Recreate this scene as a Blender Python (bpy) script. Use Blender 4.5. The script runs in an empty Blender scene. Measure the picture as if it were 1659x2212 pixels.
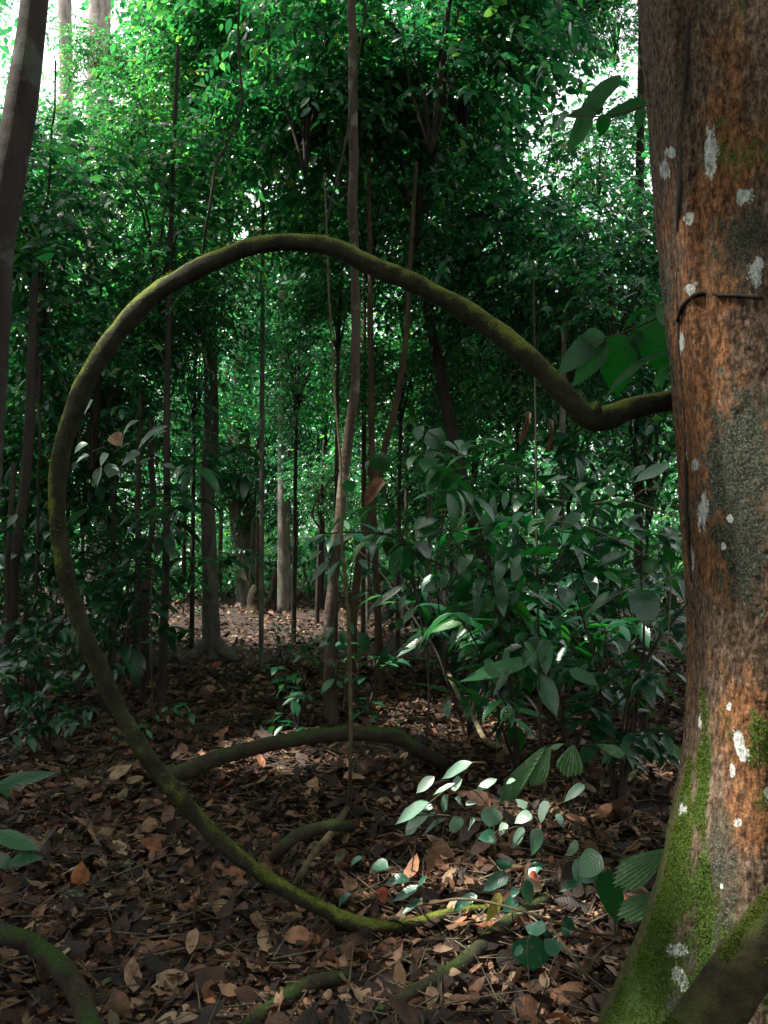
import bpy, math
import numpy as np
from mathutils import Vector
R = math.radians
sc = bpy.context.scene
# ------------------------------------------------------------------ camera, sky, sun, exposure
CAMZ, PITCH, FPX, LENS = 1.5, R(1.5), 1720.4, 28.0
cam = bpy.data.cameras.new("camera"); cam.sensor_fit = 'VERTICAL'; cam.sensor_height = 36.0; cam.lens = LENS
cam.clip_start = 0.05; cam.clip_end = 600
camo = bpy.data.objects.new("camera", cam); sc.collection.objects.link(camo)
camo.location = (0, 0, CAMZ); camo.rotation_euler = (math.pi / 2 + PITCH, 0, 0); sc.camera = camo
SUN_EL, SUN_AZ = R(60), R(-100)           # azimuth from +Y towards +X
SD = np.array([math.sin(SUN_AZ) * math.cos(SUN_EL), math.cos(SUN_AZ) * math.cos(SUN_EL), math.sin(SUN_EL)])
wd = bpy.data.worlds.new("World"); sc.world = wd; wd.use_nodes = True
nt = wd.node_tree; bg = nt.nodes['Background']
sky = nt.nodes.new('ShaderNodeTexSky'); sky.sky_type = 'NISHITA'; sky.sun_disc = False
sky.sun_elevation = SUN_EL; sky.sun_rotation = SUN_AZ; sky.air_density = 1.0; sky.dust_density = 5.0; sky.ozone_density = 1.0
wtc = nt.nodes.new('ShaderNodeTexCoord'); wno = nt.nodes.new('ShaderNodeTexNoise'); wno.inputs['Scale'].default_value = 3.0; wno.inputs['Detail'].default_value = 6.0
nt.links.new(wtc.outputs['Generated'], wno.inputs['Vector'])
wr = nt.nodes.new('ShaderNodeMapRange'); wr.inputs[1].default_value = .25; wr.inputs[2].default_value = .6; wr.inputs[3].default_value = .35; wr.inputs[4].default_value = .95; nt.links.new(wno.outputs[0], wr.inputs[0])
wm = nt.nodes.new('ShaderNodeMix'); wm.data_type = 'RGBA'; nt.links.new(wr.outputs[0], wm.inputs[0]); nt.links.new(sky.outputs[0], wm.inputs[6]); wm.inputs[7].default_value = (7.6, 7.2, 7.5, 1)   # thin bright cloud
nt.links.new(wm.outputs[2], bg.inputs[0]); bg.inputs[1].default_value = 0.15
sl = bpy.data.lights.new("sun", 'SUN'); sl.energy = 5.0; sl.angle = R(1.0); sl.color = (1.0, 0.95, 0.86)
so = bpy.data.objects.new("sun", sl); sc.collection.objects.link(so)
so.rotation_euler = Vector(SD).to_track_quat('Z', 'Y').to_euler()
sc.view_settings.view_transform = 'Standard'; sc.view_settings.look = 'None'
sc.view_settings.exposure = 1.32; sc.view_settings.gamma = 1.0
cy = sc.cycles
cy.max_bounces = 7; cy.diffuse_bounces = 4; cy.glossy_bounces = 2; cy.transmission_bounces = 4; cy.transparent_max_bounces = 4
cy.caustics_reflective = False; cy.caustics_refractive = False
cy.use_denoising = True
# ------------------------------------------------------------------ projection helpers
cp, sp_ = math.cos(PITCH), math.sin(PITCH)
def ray(px, py):
    u = (px - 829.5) / FPX; v = (1106 - py) / FPX
    return np.array([u, cp - v * sp_, sp_ + v * cp])
def W(px, py, d):
    r = ray(px, py); return np.array([0, 0, CAMZ]) + r * (d / r[1])
# ------------------------------------------------------------------ noise
def _h(ix, iy, iz, s):
    n = (ix * 374761393 + iy * 668265263 + iz * 2147483647 + s * 1274126177) & 0xffffffff
    n = ((n ^ (n >> 13)) * 1274126177) & 0xffffffff
    n = n ^ (n >> 16)
    return (n & 0xffff) / 65535.0
def vnoise(P, s=0):
    P = np.asarray(P, float); f = np.floor(P).astype(np.int64); t = P - f; t = t * t * (3 - 2 * t)
    out = 0
    for a in (0, 1):
        for b in (0, 1):
            for c in (0, 1):
                w = (t[:, 0] if a else 1 - t[:, 0]) * (t[:, 1] if b else 1 - t[:, 1]) * (t[:, 2] if c else 1 - t[:, 2])
                out = out + w * _h(f[:, 0] + a, f[:, 1] + b, f[:, 2] + c, s)
    return out * 2 - 1
def fbm(P, o=4, s=0):
    r = 0; a = 1.0; P = np.asarray(P, float)
    for i in range(o):
        r = r + a * vnoise(P, s + i * 7); P = P * 2.03 + 11.3; a *= 0.5
    return r / 1.8
def hgt(x, y):
    x = np.atleast_1d(np.asarray(x, float)); y = np.atleast_1d(np.asarray(y, float))
    h = 0.06 * vnoise(np.stack([x * .6, y * .6, x * 0], 1), 3) + 0.035 * vnoise(np.stack([x * 2, y * 2, x * 0], 1), 4)
    return h + 0.012 * np.clip(y - 14, 0, 100)
def G(px, py):
    r = ray(px, py); d = CAMZ / max(-r[2], 1e-3) * r[1]
    for _ in range(6):
        p = W(px, py, d); h = hgt(p[0], p[1])[0]
        d = (CAMZ - h) / max(-r[2], 1e-3) * r[1]
    return W(px, py, d)
def nrm(v):
    v = np.asarray(v, float); return v / np.maximum(np.linalg.norm(v, axis=-1, keepdims=True), 1e-9)
# ------------------------------------------------------------------ mesh buffer
class Buf:
    def __init__(s): s.V = []; s.F = []; s.U = []; s.n = 0
    def add(s, V, F, U=None):
        V = np.asarray(V, np.float32).reshape(-1, 3)
        for f in (F if isinstance(F, list) else [F]): s.F.append(np.asarray(f, np.int64) + s.n)
        s.V.append(V); s.U.append(np.zeros((len(V), 2), np.float32) if U is None else np.asarray(U, np.float32)); s.n += len(V)
        return s
    def build(s, name, mat, parent=None, org=None, smooth=True, attrs=None):
        V = np.concatenate(s.V); U = np.concatenate(s.U)
        if org is not None: V = V - np.asarray(org, np.float32)
        me = bpy.data.meshes.new(name)
        me.vertices.add(len(V)); me.vertices.foreach_set('co', V.ravel().astype(np.float32))
        tot = np.concatenate([np.full(len(f), f.shape[1]) for f in s.F]); idx = np.concatenate([f.ravel() for f in s.F])
        me.loops.add(len(idx)); me.loops.foreach_set('vertex_index', idx.astype(np.int32))
        me.polygons.add(len(tot)); st = np.concatenate([[0], np.cumsum(tot)[:-1]])
        me.polygons.foreach_set('loop_start', st.astype(np.int32)); me.polygons.foreach_set('loop_total', tot.astype(np.int32))
        me.polygons.foreach_set('use_smooth', np.full(len(tot), smooth))
        uv = me.uv_layers.new(name='UVMap'); uv.data.foreach_set('uv', U[idx].ravel().astype(np.float32))
        for k, a in (attrs or {}).items():
            at = me.attributes.new(k, 'FLOAT', 'POINT'); at.data.foreach_set('value', a.astype(np.float32))
        me.update(calc_edges=True); me.validate()
        if mat: me.materials.append(mat)
        return link(name, me, parent)
def link(name, data, parent=None):
    o = bpy.data.objects.new(name, data); sc.collection.objects.link(o)
    if parent is not None: o.parent = parent
    return o
def tag(o, label=None, cat=None, group=None, kind=None):
    if label: o['label'] = label
    if cat: o['category'] = cat
    if group: o['group'] = group
    if kind: o['kind'] = kind
    return o
def thing(name, label, cat, loc, group=None):
    o = link(name, None); o.location = [float(v) for v in loc]; return tag(o, label, cat, group)
# ------------------------------------------------------------------ tubes
def resample(P, r, step):
    P = np.asarray(P, float); r = np.asarray(r, float) * np.ones(len(P))
    Q = np.vstack([2 * P[0] - P[1], P, 2 * P[-1] - P[-2]]); q = np.concatenate([[r[0]], r, [r[-1]]])
    out = []; ro = []
    for i in range(1, len(Q) - 2):
        n = max(2, int(np.linalg.norm(Q[i + 1] - Q[i]) / step))
        t = np.linspace(0, 1, n, endpoint=False)[:, None]
        out.append(.5 * (2 * Q[i] + (Q[i + 1] - Q[i - 1]) * t + (2 * Q[i - 1] - 5 * Q[i] + 4 * Q[i + 1] - Q[i + 2]) * t ** 2 + (-Q[i - 1] + 3 * Q[i] - 3 * Q[i + 1] + Q[i + 2]) * t ** 3))
        t = t[:, 0]; t2 = t * t * (3 - 2 * t); ro.append(q[i] + (q[i + 1] - q[i]) * t2)
    out.append(P[-1:]); ro.append(r[-1:])
    return np.concatenate(out), np.concatenate(ro)
def tube(buf, P, r, n=10, step=.05, bump=0., bs=8., seed=0, twist=0., lobes=0, lob=0., wob=0.):
    C, rr = resample(P, r, step)
    if wob: C = C + wob * np.stack([fbm(C * 2.2, 3, seed + 50), fbm(C * 2.2, 3, seed + 60), fbm(C * 2.2, 3, seed + 70)], 1) * np.minimum(1, np.arange(len(C)) / 6.)[:, None]
    T = nrm(np.gradient(C, axis=0)); N = np.zeros_like(T)
    a = np.array([1., 0, 0]) if abs(T[0][0]) < .8 else np.array([0, 1., 0])
    N[0] = nrm(np.cross(T[0], a))
    for i in range(1, len(T)):
        v = N[i - 1] - T[i] * np.dot(N[i - 1], T[i]); N[i] = nrm(v)
    B = np.cross(T, N); th = np.linspace(0, 2 * np.pi, n, endpoint=False)
    D = np.cos(th)[None, :, None] * N[:, None] + np.sin(th)[None, :, None] * B[:, None]
    V = C[:, None] + D * rr[:, None, None]
    if bump:
        k = fbm((V / np.array([1, 1, 1.])).reshape(-1, 3) * bs, 4, seed).reshape(len(C), n)
        V = C[:, None] + D * (rr[:, None] * (1 + bump * k))[:, :, None]
    if lobes:
        tt = th[None] + twist * np.arange(len(C))[:, None] * step
        V = V + D * (rr[:, None] * lob * np.cos(lobes * tt))[:, :, None]
    m = len(C); i = np.arange(m - 1)[:, None] * n; j = np.arange(n)[None]; j2 = (j + 1) % n
    F = np.stack([i + j, i + j2, i + n + j2, i + n + j], -1).reshape(-1, 4)
    U = np.stack([np.repeat(np.arange(m) * step, n), np.tile(np.arange(n) / n, m)], 1)
    V = V.reshape(-1, 3)
    V = np.vstack([V, C[:1], C[-1:]]); U = np.vstack([U, [[0, 0], [0, 0]]])
    c0 = m * n
    Fa = np.stack([np.full(n, c0), (np.arange(n) + 1) % n, np.arange(n)], 1)
    Fb = np.stack([np.full(n, c0 + 1), (m - 1) * n + np.arange(n), (m - 1) * n + (np.arange(n) + 1) % n], 1)
    buf.add(V, [F, Fa, Fb], U); return C, rr
# ------------------------------------------------------------------ leaves
def templ(us, ws):
    V = []; F4 = []; F3 = []
    V.append((us[0], 0.0, 0.0)); k = len(us)
    for i in range(1, k - 1):
        for s in (-1, 0, 1): V.append((us[i], s * ws[i], s))
    V.append((us[-1], 0.0, 0.0)); e = len(V) - 1
    F3 += [(0, 2, 1), (0, 3, 2)]
    for i in range(1, k - 2):
        a = 1 + (i - 1) * 3; b = a + 3
        F4 += [(a, a + 1, b + 1, b), (a + 1, a + 2, b + 2, b + 1)]
    a = 1 + (k - 3) * 3; F3 += [(a, a + 1, e), (a + 1, a + 2, e)]
    return np.array(V, float), np.array(F4, int).reshape(-1, 4), np.array(F3, int)
T_HI = templ([0, .06, .16, .3, .45, .6, .73, .84, .92, 1], [0, .3, .72, .97, 1, .9, .66, .36, .13, 0])
T_BR = templ([0, .05, .14, .28, .42, .56, .7, .82, .92, 1], [0, .55, .9, 1, .97, .86, .64, .36, .12, 0])
T_MID = templ([0, .18, .42, .68, .88, 1], [0, .72, 1, .74, .22, 0])
T_LO = templ([0, .4, 1], [0, 1, 0])
def leaves(buf, B, D, Nn, L, Wd, droop=.25, fold=.25, T=T_MID, curl=0., wav=0., seed=1, stalk=0.):
    """B base, D direction, Nn up normal, L length, Wd half-width ratio already in metres"""
    tv, f4, f3 = T; n = len(B); k = len(tv)
    D = nrm(D); Nn = nrm(Nn - D * np.sum(Nn * D, 1, keepdims=True)); S = np.cross(Nn, D)
    L = np.asarray(L) * np.ones(n); Wd = np.asarray(Wd) * np.ones(n); droop = np.asarray(droop) * np.ones(n); curl = np.asarray(curl) * np.ones(n); fold = np.asarray(fold) * np.ones(n)
    u = tv[None, :, 0]; v = tv[None, :, 1]
    ang = droop[:, None] * 1.6 * u
    al = L[:, None] * u * (1 - .18 * np.abs(droop[:, None]) * u ** 2 * 2); zz = -L[:, None] * .5 * np.sin(ang) * u
    c = curl[:, None] * v
    sd = Wd[:, None] * np.where(np.abs(c) > 1e-3, np.sin(c) / np.where(np.abs(c) > 1e-3, curl[:, None], 1), v)
    zz = zz + Wd[:, None] * (fold[:, None] * np.abs(v) + np.where(np.abs(c) > 1e-3, (1 - np.cos(c)) / np.where(np.abs(curl[:, None]) > 1e-3, curl[:, None], 1), 0))
    if wav:
        ph = (np.arange(n) * 12.9898 % 6.28)[:, None]
        zz = zz + wav * L[:, None] * np.sin(u * 13 + ph + v * 3) * np.abs(v) + wav * .7 * L[:, None] * np.sin(u * 6 + ph * 2.3)
    V = B[:, None] + D[:, None] * al[..., None] + S[:, None] * sd[..., None] + Nn[:, None] * zz[..., None]
    off = (np.arange(n) * k)[:, None, None]
    F = []
    if len(f4): F.append((f4[None] + off).reshape(-1, 4))
    F.append((f3[None] + off).reshape(-1, 3))
    U = np.tile(np.stack([tv[:, 0], .5 + .5 * tv[:, 1]], 1), (n, 1))
    buf.add(V.reshape(-1, 3), F, U)
def sprays(rng, lb, tb, O, D, Ls, nl, L, ratio=.38, droop=.3, T=T_MID, dr=.35, upn=.45, tw=.004, spread=.95, lj=.25):
    n = len(O); D = nrm(D); t = ((np.arange(nl) + .7) / nl)[None, :, None]
    P = O[:, None] + D[:, None] * (Ls[:, None, None] * t) + np.array([0, 0, -1.]) * (dr * Ls[:, None, None] * t ** 2)
    Sx = nrm(np.cross(D, np.array([0, 0, 1.])) + rng.normal(0, .15, (n, 3)))
    sgn = np.where(np.arange(nl) % 2 == 0, 1, -1)[None, :, None]
    ld = D[:, None] * .6 + Sx[:, None] * sgn * spread + np.array([0, 0, -1.]) * (.25 + .3 * t) + rng.normal(0, .28, (n, nl, 3))
    up = np.array([0, 0, 1.]) + rng.normal(0, upn, (n, nl, 3))
    LL = L * (1 + rng.normal(0, lj, (n, nl))).clip(.5, 1.6)
    m = n * nl; LL = LL.reshape(-1)
    leaves(lb, P.reshape(-1, 3), ld.reshape(-1, 3), up.reshape(-1, 3), LL, LL * ratio * .5 * rng.uniform(.85, 1.15, m), droop=rng.uniform(0, 2 * droop, m), fold=rng.uniform(.05, .45, m), T=T)
    if tb is not None:
        K = 5; t = np.linspace(0, 1, K)[None, :, None]
        C = O[:, None] + D[:, None] * (Ls[:, None, None] * t) + np.array([0, 0, -1.]) * (dr * Ls[:, None, None] * t ** 2)
        U2 = np.cross(Sx, D); th = np.arange(3) * 2.094
        ring = np.cos(th)[None, None, :, None] * Sx[:, None, None] + np.sin(th)[None, None, :, None] * U2[:, None, None]
        V = C[:, :, None] + ring * (tw * (1.15 - t))[..., None]
        i = (np.arange(n) * K * 3)[:, None, None]; a = (np.arange(K - 1) * 3)[None, :, None]; j = np.arange(3)[None, None]
        j2 = (j + 1) % 3; F = np.stack([i + a + j, i + a + j2, i + a + 3 + j2, i + a + 3 + j], -1).reshape(-1, 4)
        tb.add(V.reshape(-1, 3), F)
# ------------------------------------------------------------------ materials
def newmat(name):
    m = bpy.data.materials.new(name); m.use_nodes = True; t = m.node_tree; t.nodes.clear(); return m, t
def N(t, ty, **k):
    n = t.nodes.new(ty)
    for a, b in k.items():
        if a.startswith('i_'): n.inputs[a[2:].replace('_', ' ')].default_value = b
        else: setattr(n, a, b)
    return n
def ramp(t, fac, stops, interp='LINEAR'):
    r = t.nodes.new('ShaderNodeValToRGB'); r.color_ramp.interpolation = interp; e = r.color_ramp.elements
    while len(e) < len(stops): e.new(.5)
    for q, (p, c) in zip(e, stops): q.position = p; q.color = (*c, 1) if len(c) == 3 else c
    t.links.new(fac, r.inputs[0]); return r
def mixc(t, fac, a, b, ty='MIX'):
    n = t.nodes.new('ShaderNodeMix'); n.data_type = 'RGBA'; n.blend_type = ty
    if isinstance(fac, (int, float)): n.inputs[0].default_value = fac
    else: t.links.new(fac, n.inputs[0])
    for s, v in ((6, a), (7, b)):
        if isinstance(v, tuple): n.inputs[s].default_value = (*v, 1)
        else: t.links.new(v, n.inputs[s])
    return n.outputs[2]
def math_(t, op, a, b=0., c=0.):
    n = t.nodes.new('ShaderNodeMath'); n.operation = op
    for i, v in enumerate((a, b, c)):
        if isinstance(v, (int, float)): n.inputs[i].default_value = v
        else: t.links.new(v, n.inputs[i])
    return n.outputs[0]
def leaf_mat(name, stops, trans=(.25, .6, .08), tf=.35, rough=.38, veins=0., spots=0., spec=.5, tint=True, vb=.55):
    m, t = newmat(name); g = N(t, 'ShaderNodeNewGeometry'); oi = N(t, 'ShaderNodeObjectInfo')
    c = ramp(t, g.outputs['Random Per Island'], stops).outputs[0]
    if tint: c = mixc(t, 1., c, oi.outputs['Color'], 'MULTIPLY')
    tc = mixc(t, 1., c, (trans[0] * 6, trans[1] * 6, trans[2] * 6), 'MULTIPLY')
    bump = None
    uv = N(t, 'ShaderNodeUVMap'); sx = N(t, 'ShaderNodeSeparateXYZ'); t.links.new(uv.outputs[0], sx.inputs[0])
    if veins or spots:
        av = math_(t, 'ABSOLUTE', math_(t, 'SUBTRACT', sx.outputs[1], .5))
        s = math_(t, 'SINE', math_(t, 'MULTIPLY', math_(t, 'SUBTRACT', sx.outputs[0], math_(t, 'MULTIPLY', av, .34)), 62.))
        vein = math_(t, 'POWER', math_(t, 'MULTIPLY_ADD', s, .5, .5), 5.)
        mid = math_(t, 'LESS_THAN', av, .018)
        vv = math_(t, 'MAXIMUM', vein, mid)
        c = mixc(t, math_(t, 'MULTIPLY', vv, veins), c, mixc(t, 1., c, (1.9, 1.6, 1.7), 'MULTIPLY'))
        bump = N(t, 'ShaderNodeBump', i_Strength=vb, i_Distance=.003); t.links.new(math_(t, 'SUBTRACT', 1., vv), bump.inputs['Height'])
    if spots:
        no = N(t, 'ShaderNodeTexNoise', i_Scale=38., i_Detail=4.); gc = N(t, 'ShaderNodeNewGeometry'); t.links.new(gc.outputs['Position'], no.inputs['Vector'])
        f = ramp(t, no.outputs[0], [(.56, (0, 0, 0)), (.66, (1, 1, 1))]).outputs[0]
        c = mixc(t, math_(t, 'MULTIPLY', f, spots), c, (.30, .33, .25))
    p = N(t, 'ShaderNodeBsdfPrincipled', i_Roughness=rough); p.inputs['Specular IOR Level'].default_value = spec
    t.links.new(c, p.inputs['Base Color'])
    if bump: t.links.new(bump.outputs[0], p.inputs['Normal'])
    tr = N(t, 'ShaderNodeBsdfTranslucent'); t.links.new(tc, tr.inputs[0])
    mx = N(t, 'ShaderNodeMixShader'); mx.inputs[0].default_value = tf
    t.links.new(p.outputs[0], mx.inputs[1]); t.links.new(tr.outputs[0], mx.inputs[2])
    o = N(t, 'ShaderNodeOutputMaterial'); t.links.new(mx.outputs[0], o.inputs[0]); return m
GR = [(0, (.008, .036, .022)), (.35, (.014, .062, .034)), (.7, (.022, .098, .048)), (.88, (.045, .145, .055)), (.97, (.10, .20, .06)), (1, (.20, .16, .05))]
M_CROWN = leaf_mat('crown_leaf', GR, trans=(.28, .56, .24), tf=.36, rough=.27, spec=1.0)
M_SHRUB = leaf_mat('shrub_leaf', [(0, (.006, .045, .018)), (.5, (.010, .075, .026)), (.9, (.018, .11, .03)), (1, (.06, .16, .03))], trans=(.18, .6, .16), tf=.2, rough=.33, veins=.3, spec=1.0, vb=.22)
M_BIG = leaf_mat('broad_leaf', [(0, (.005, .045, .012)), (1, (.010, .075, .018))], trans=(.15, .55, .12), tf=.35, rough=.42, veins=.35, vb=.25)
M_PALE = leaf_mat('sunlit_pale_leaf', [(0, (.09, .20, .13)), (.5, (.19, .31, .23)), (1, (.36, .45, .37))], trans=(.12, .20, .14), tf=.2, rough=.36, veins=.10, spots=.45, vb=.12, spec=.7)  # paler base colour paints in part of the sunlit look
M_TEAL = leaf_mat('glossy_green_leaf', [(0, (.010, .06, .035)), (.6, (.018, .10, .06)), (1, (.05, .17, .10))], trans=(.12, .3, .14), tf=.25, rough=.3, veins=.2, spots=.35, vb=.15, spec=.8)
M_DUST = leaf_mat('dusty_leaf', [(0, (.02, .06, .03)), (.7, (.06, .12, .075)), (1, (.12, .19, .13))], trans=(.12, .24, .14), tf=.2, rough=.4, veins=.1, spots=.3, vb=.15)
M_YEL = leaf_mat('yellow_dying_leaf', [(0, (.36, .33, .06)), (1, (.42, .36, .07))], trans=(.15, .14, .1), tf=.3, rough=.5, veins=.2, spots=.3)
def dead_mat(name, stops, rough=.62, tf=.12):
    m, t = newmat(name); g = N(t, 'ShaderNodeNewGeometry')
    c = ramp(t, g.outputs['Random Per Island'], stops).outputs[0]
    no = N(t, 'ShaderNodeTexNoise', i_Scale=22., i_Detail=6., i_Roughness=.65); t.links.new(g.outputs['Position'], no.inputs['Vector'])
    c = mixc(t, 1., c, ramp(t, no.outputs[0], [(.3, (.35, .3, .28)), (.55, (1, 1, 1)), (.75, (1.5, 1.45, 1.35))]).outputs[0], 'MULTIPLY')
    uv = N(t, 'ShaderNodeUVMap'); sx = N(t, 'ShaderNodeSeparateXYZ'); t.links.new(uv.outputs[0], sx.inputs[0])
    av = math_(t, 'ABSOLUTE', math_(t, 'SUBTRACT', sx.outputs[1], .5))
    s = math_(t, 'SINE', math_(t, 'MULTIPLY', math_(t, 'SUBTRACT', sx.outputs[0], math_(t, 'MULTIPLY', av, .5)), 55.))
    vv = math_(t, 'MAXIMUM', math_(t, 'POWER', math_(t, 'MULTIPLY_ADD', s, .5, .5), 6.), math_(t, 'LESS_THAN', av, .025))
    c = mixc(t, math_(t, 'MULTIPLY', vv, .28), c, mixc(t, 1., c, (.5, .45, .42), 'MULTIPLY'))
    b = N(t, 'ShaderNodeBump', i_Strength=.35, i_Distance=.003); t.links.new(math_(t, 'ADD', vv, no.outputs[0]), b.inputs['Height'])
    p = N(t, 'ShaderNodeBsdfPrincipled', i_Roughness=rough); p.inputs['Specular IOR Level'].default_value = .4
    t.links.new(c, p.inputs['Base Color']); t.links.new(b.outputs[0], p.inputs['Normal'])
    tr = N(t, 'ShaderNodeBsdfTranslucent'); t.links.new(c, tr.inputs[0])
    mx = N(t, 'ShaderNodeMixShader'); mx.inputs[0].default_value = tf
    t.links.new(p.outputs[0], mx.inputs[1]); t.links.new(tr.outputs[0], mx.inputs[2])
    o = N(t, 'ShaderNodeOutputMaterial'); t.links.new(mx.outputs[0], o.inputs[0]); return m
M_LITTER = dead_mat('dead_leaf', [(0, (.012, .007, .005)), (.38, (.034, .016, .009)), (.58, (.075, .033, .016)), (.72, (.14, .062, .030)), (.8, (.21, .12, .065)), (.87, (.34, .23, .14)), (.91, (.27, .09, .035)), (.95, (.40, .29, .18)), (.985, (.28, .13, .10)), (1, (.06, .10, .04))])
M_ORANGE = dead_mat('orange_dead_leaf', [(0, (.34, .12, .045)), (1, (.38, .14, .05))])
M_TAN = dead_mat('tan_dead_leaf', [(0, (.33, .21, .12)), (1, (.38, .24, .14))])
M_BROWN = dead_mat('brown_dead_leaf', [(0, (.20, .105, .055)), (1, (.22, .11, .06))])
M_DRY = dead_mat('dry_hanging_leaf', [(0, (.13, .07, .04)), (1, (.16, .085, .05))])
M_MOSS = leaf_mat('moss_tuft', [(0, (.025, .05, .006)), (.5, (.07, .11, .014)), (1, (.18, .20, .03))], trans=(.2, .3, .1), tf=.3, rough=.8, spec=.1, tint=False)
M_RED = dead_mat('red_dead_leaf', [(0, (.42, .09, .05)), (1, (.45, .10, .06))])
def bark_mat(name, a, b, moss=0., mosscol=(.05, .10, .012), up=0., side=0., scale=14., zs=.25, patch=None, rings=0., bump=.5, topm=0.):
    m, t = newmat(name); g = N(t, 'ShaderNodeNewGeometry'); tc = N(t, 'ShaderNodeTexCoord')
    mp = N(t, 'ShaderNodeMapping'); mp.inputs['Scale'].default_value = (1, 1, zs); t.links.new(tc.outputs['Object'], mp.inputs[0])
    n1 = N(t, 'ShaderNodeTexNoise', i_Scale=scale, i_Detail=8., i_Roughness=.65); t.links.new(mp.outputs[0], n1.inputs['Vector'])
    n2 = N(t, 'ShaderNodeTexNoise', i_Scale=scale * .35, i_Detail=5.); t.links.new(tc.outputs['Object'], n2.inputs['Vector'])
    n3 = N(t, 'ShaderNodeTexNoise', i_Scale=scale * 9, i_Detail=4., i_Roughness=.7); t.links.new(tc.outputs['Object'], n3.inputs['Vector'])
    c = ramp(t, n1.outputs[0], [(.32, a), (.68, b)]).outputs[0]
    if patch:
        f = ramp(t, n2.outputs[0], [(.56, (0, 0, 0)), (.62, (1, 1, 1))]).outputs[0]; c = mixc(t, math_(t, 'MULTIPLY', f, .7), c, patch)
    if moss or up:
        s = N(t, 'ShaderNodeSeparateXYZ'); t.links.new(g.outputs['Normal'], s.inputs[0])
        v = math_(t, 'MULTIPLY_ADD', s.outputs[2], up, moss)
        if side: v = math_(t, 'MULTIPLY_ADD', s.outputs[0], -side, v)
        v = math_(t, 'ADD', v, math_(t, 'MULTIPLY', math_(t, 'SUBTRACT', n2.outputs[0], .5), 2.2))
        v = math_(t, 'ADD', v, math_(t, 'MULTIPLY', math_(t, 'SUBTRACT', n3.outputs[0], .5), 1.2))
        f = ramp(t, v, [(.35, (0, 0, 0)), (.75, (1, 1, 1))]).outputs[0]
        mc = ramp(t, n3.outputs[0], [(.3, tuple(x * .35 for x in mosscol)), (.7, tuple(x * 1.5 for x in mosscol))]).outputs[0]
        c = mixc(t, f, c, mc)
    h = math_(t, 'ADD', math_(t, 'MULTIPLY', n1.outputs[0], 1.), math_(t, 'MULTIPLY', n3.outputs[0], .5))
    if rings:
        w = N(t, 'ShaderNodeTexWave', i_Scale=rings, i_Distortion=4., i_Detail=3.); w.bands_direction = 'Z'; t.links.new(tc.outputs['Object'], w.inputs[0])
        h = math_(t, 'ADD', h, math_(t, 'MULTIPLY', w.outputs[0], .25))
    bp = N(t, 'ShaderNodeBump', i_Strength=bump, i_Distance=.012); t.links.new(h, bp.inputs['Height'])
    p = N(t, 'ShaderNodeBsdfPrincipled', i_Roughness=.85); p.inputs['Specular IOR Level'].default_value = .25
    t.links.new(c, p.inputs['Base Color']); t.links.new(bp.outputs[0], p.inputs['Normal'])
    o = N(t, 'ShaderNodeOutputMaterial'); t.links.new(p.outputs[0], o.inputs[0]); return m
B_PALE = bark_mat('pale_bark', (.10, .085, .07), (.30, .27, .23), moss=-.15, rings=6, patch=(.35, .33, .29))
B_MOTT = bark_mat('mottled_bark', (.03, .02, .014), (.11, .08, .058), moss=-.05, rings=6, patch=(.2, .18, .15))
B_BROWN = bark_mat('brown_bark', (.025, .019, .012), (.085, .058, .034), moss=.05, rings=5)
B_DARK = bark_mat('dark_bark', (.018, .014, .012), (.06, .045, .035), moss=-.1)
B_GREY = bark_mat('grey_mossy_bark', (.05, .045, .035), (.15, .14, .11), moss=.15, rings=7, mosscol=(.035, .085, .012), patch=(.2, .2, .17))
B_LEFT = bark_mat('left_bark', (.018, .014, .012), (.055, .042, .034), moss=.05, rings=4, patch=(.10, .11, .09), mosscol=(.03, .05, .012))
B_VINE = bark_mat('mossy_liana_bark', (.009, .009, .005), (.038, .034, .018), moss=.2, up=.8, side=.45, mosscol=(.13, .16, .02), scale=22, zs=1., bump=.7)  # moss on top; the side weighting also paints in the lit left rim
B_ROOT = bark_mat('mossy_root_bark', (.013, .011, .008), (.055, .042, .026), moss=.12, up=.5, mosscol=(.03, .06, .012), scale=22, zs=1., bump=.7)
B_TWIG = bark_mat('twig_bark', (.05, .04, .022), (.14, .11, .06), scale=30, zs=1.)
B_STICK = bark_mat('pale_stick_bark', (.12, .10, .06), (.28, .24, .15), scale=30, zs=1.)
B_LEAN = bark_mat('slanting_root_bark', (.014, .012, .007), (.07, .055, .024), moss=.12, up=.5, mosscol=(.06, .075, .014), scale=26, zs=1., bump=.9)
B_STICK2 = bark_mat('dry_twig_bark', (.06, .045, .028), (.20, .16, .10), scale=30, zs=1.)
B_STUMP = bark_mat('rotten_stump_wood', (.012, .008, .006), (.05, .032, .02), moss=.1, up=.5, mosscol=(.03, .07, .01), scale=18)
# ------------------------------------------------------------------ ground
gx = np.concatenate([np.linspace(-150, -12, 24), np.linspace(-11.8, 11.8, 240), np.linspace(12, 150, 24)])
gy = np.concatenate([np.linspace(-60, -2, 14), np.linspace(-1.8, 22, 260), np.linspace(23, 260, 40)])
X, Y = np.meshgrid(gx, gy); H = hgt(X.ravel(), Y.ravel())
near = (np.abs(X.ravel()) < 11) & (Y.ravel() < 20) & (Y.ravel() > -1)
H = H + np.where(near, .012 * fbm(np.stack([X.ravel() * 9, Y.ravel() * 9, H * 0], 1), 3, 9), 0)
nx, ny = len(gx), len(gy); i = np.arange(ny - 1)[:, None] * nx; j = np.arange(nx - 1)[None]
gb = Buf().add(np.stack([X.ravel(), Y.ravel(), H], 1), np.stack([i + j, i + j + 1, i + nx + j + 1, i + nx + j], -1).reshape(-1, 4))
m, t = newmat('forest_soil'); g = N(t, 'ShaderNodeNewGeometry')
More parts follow.
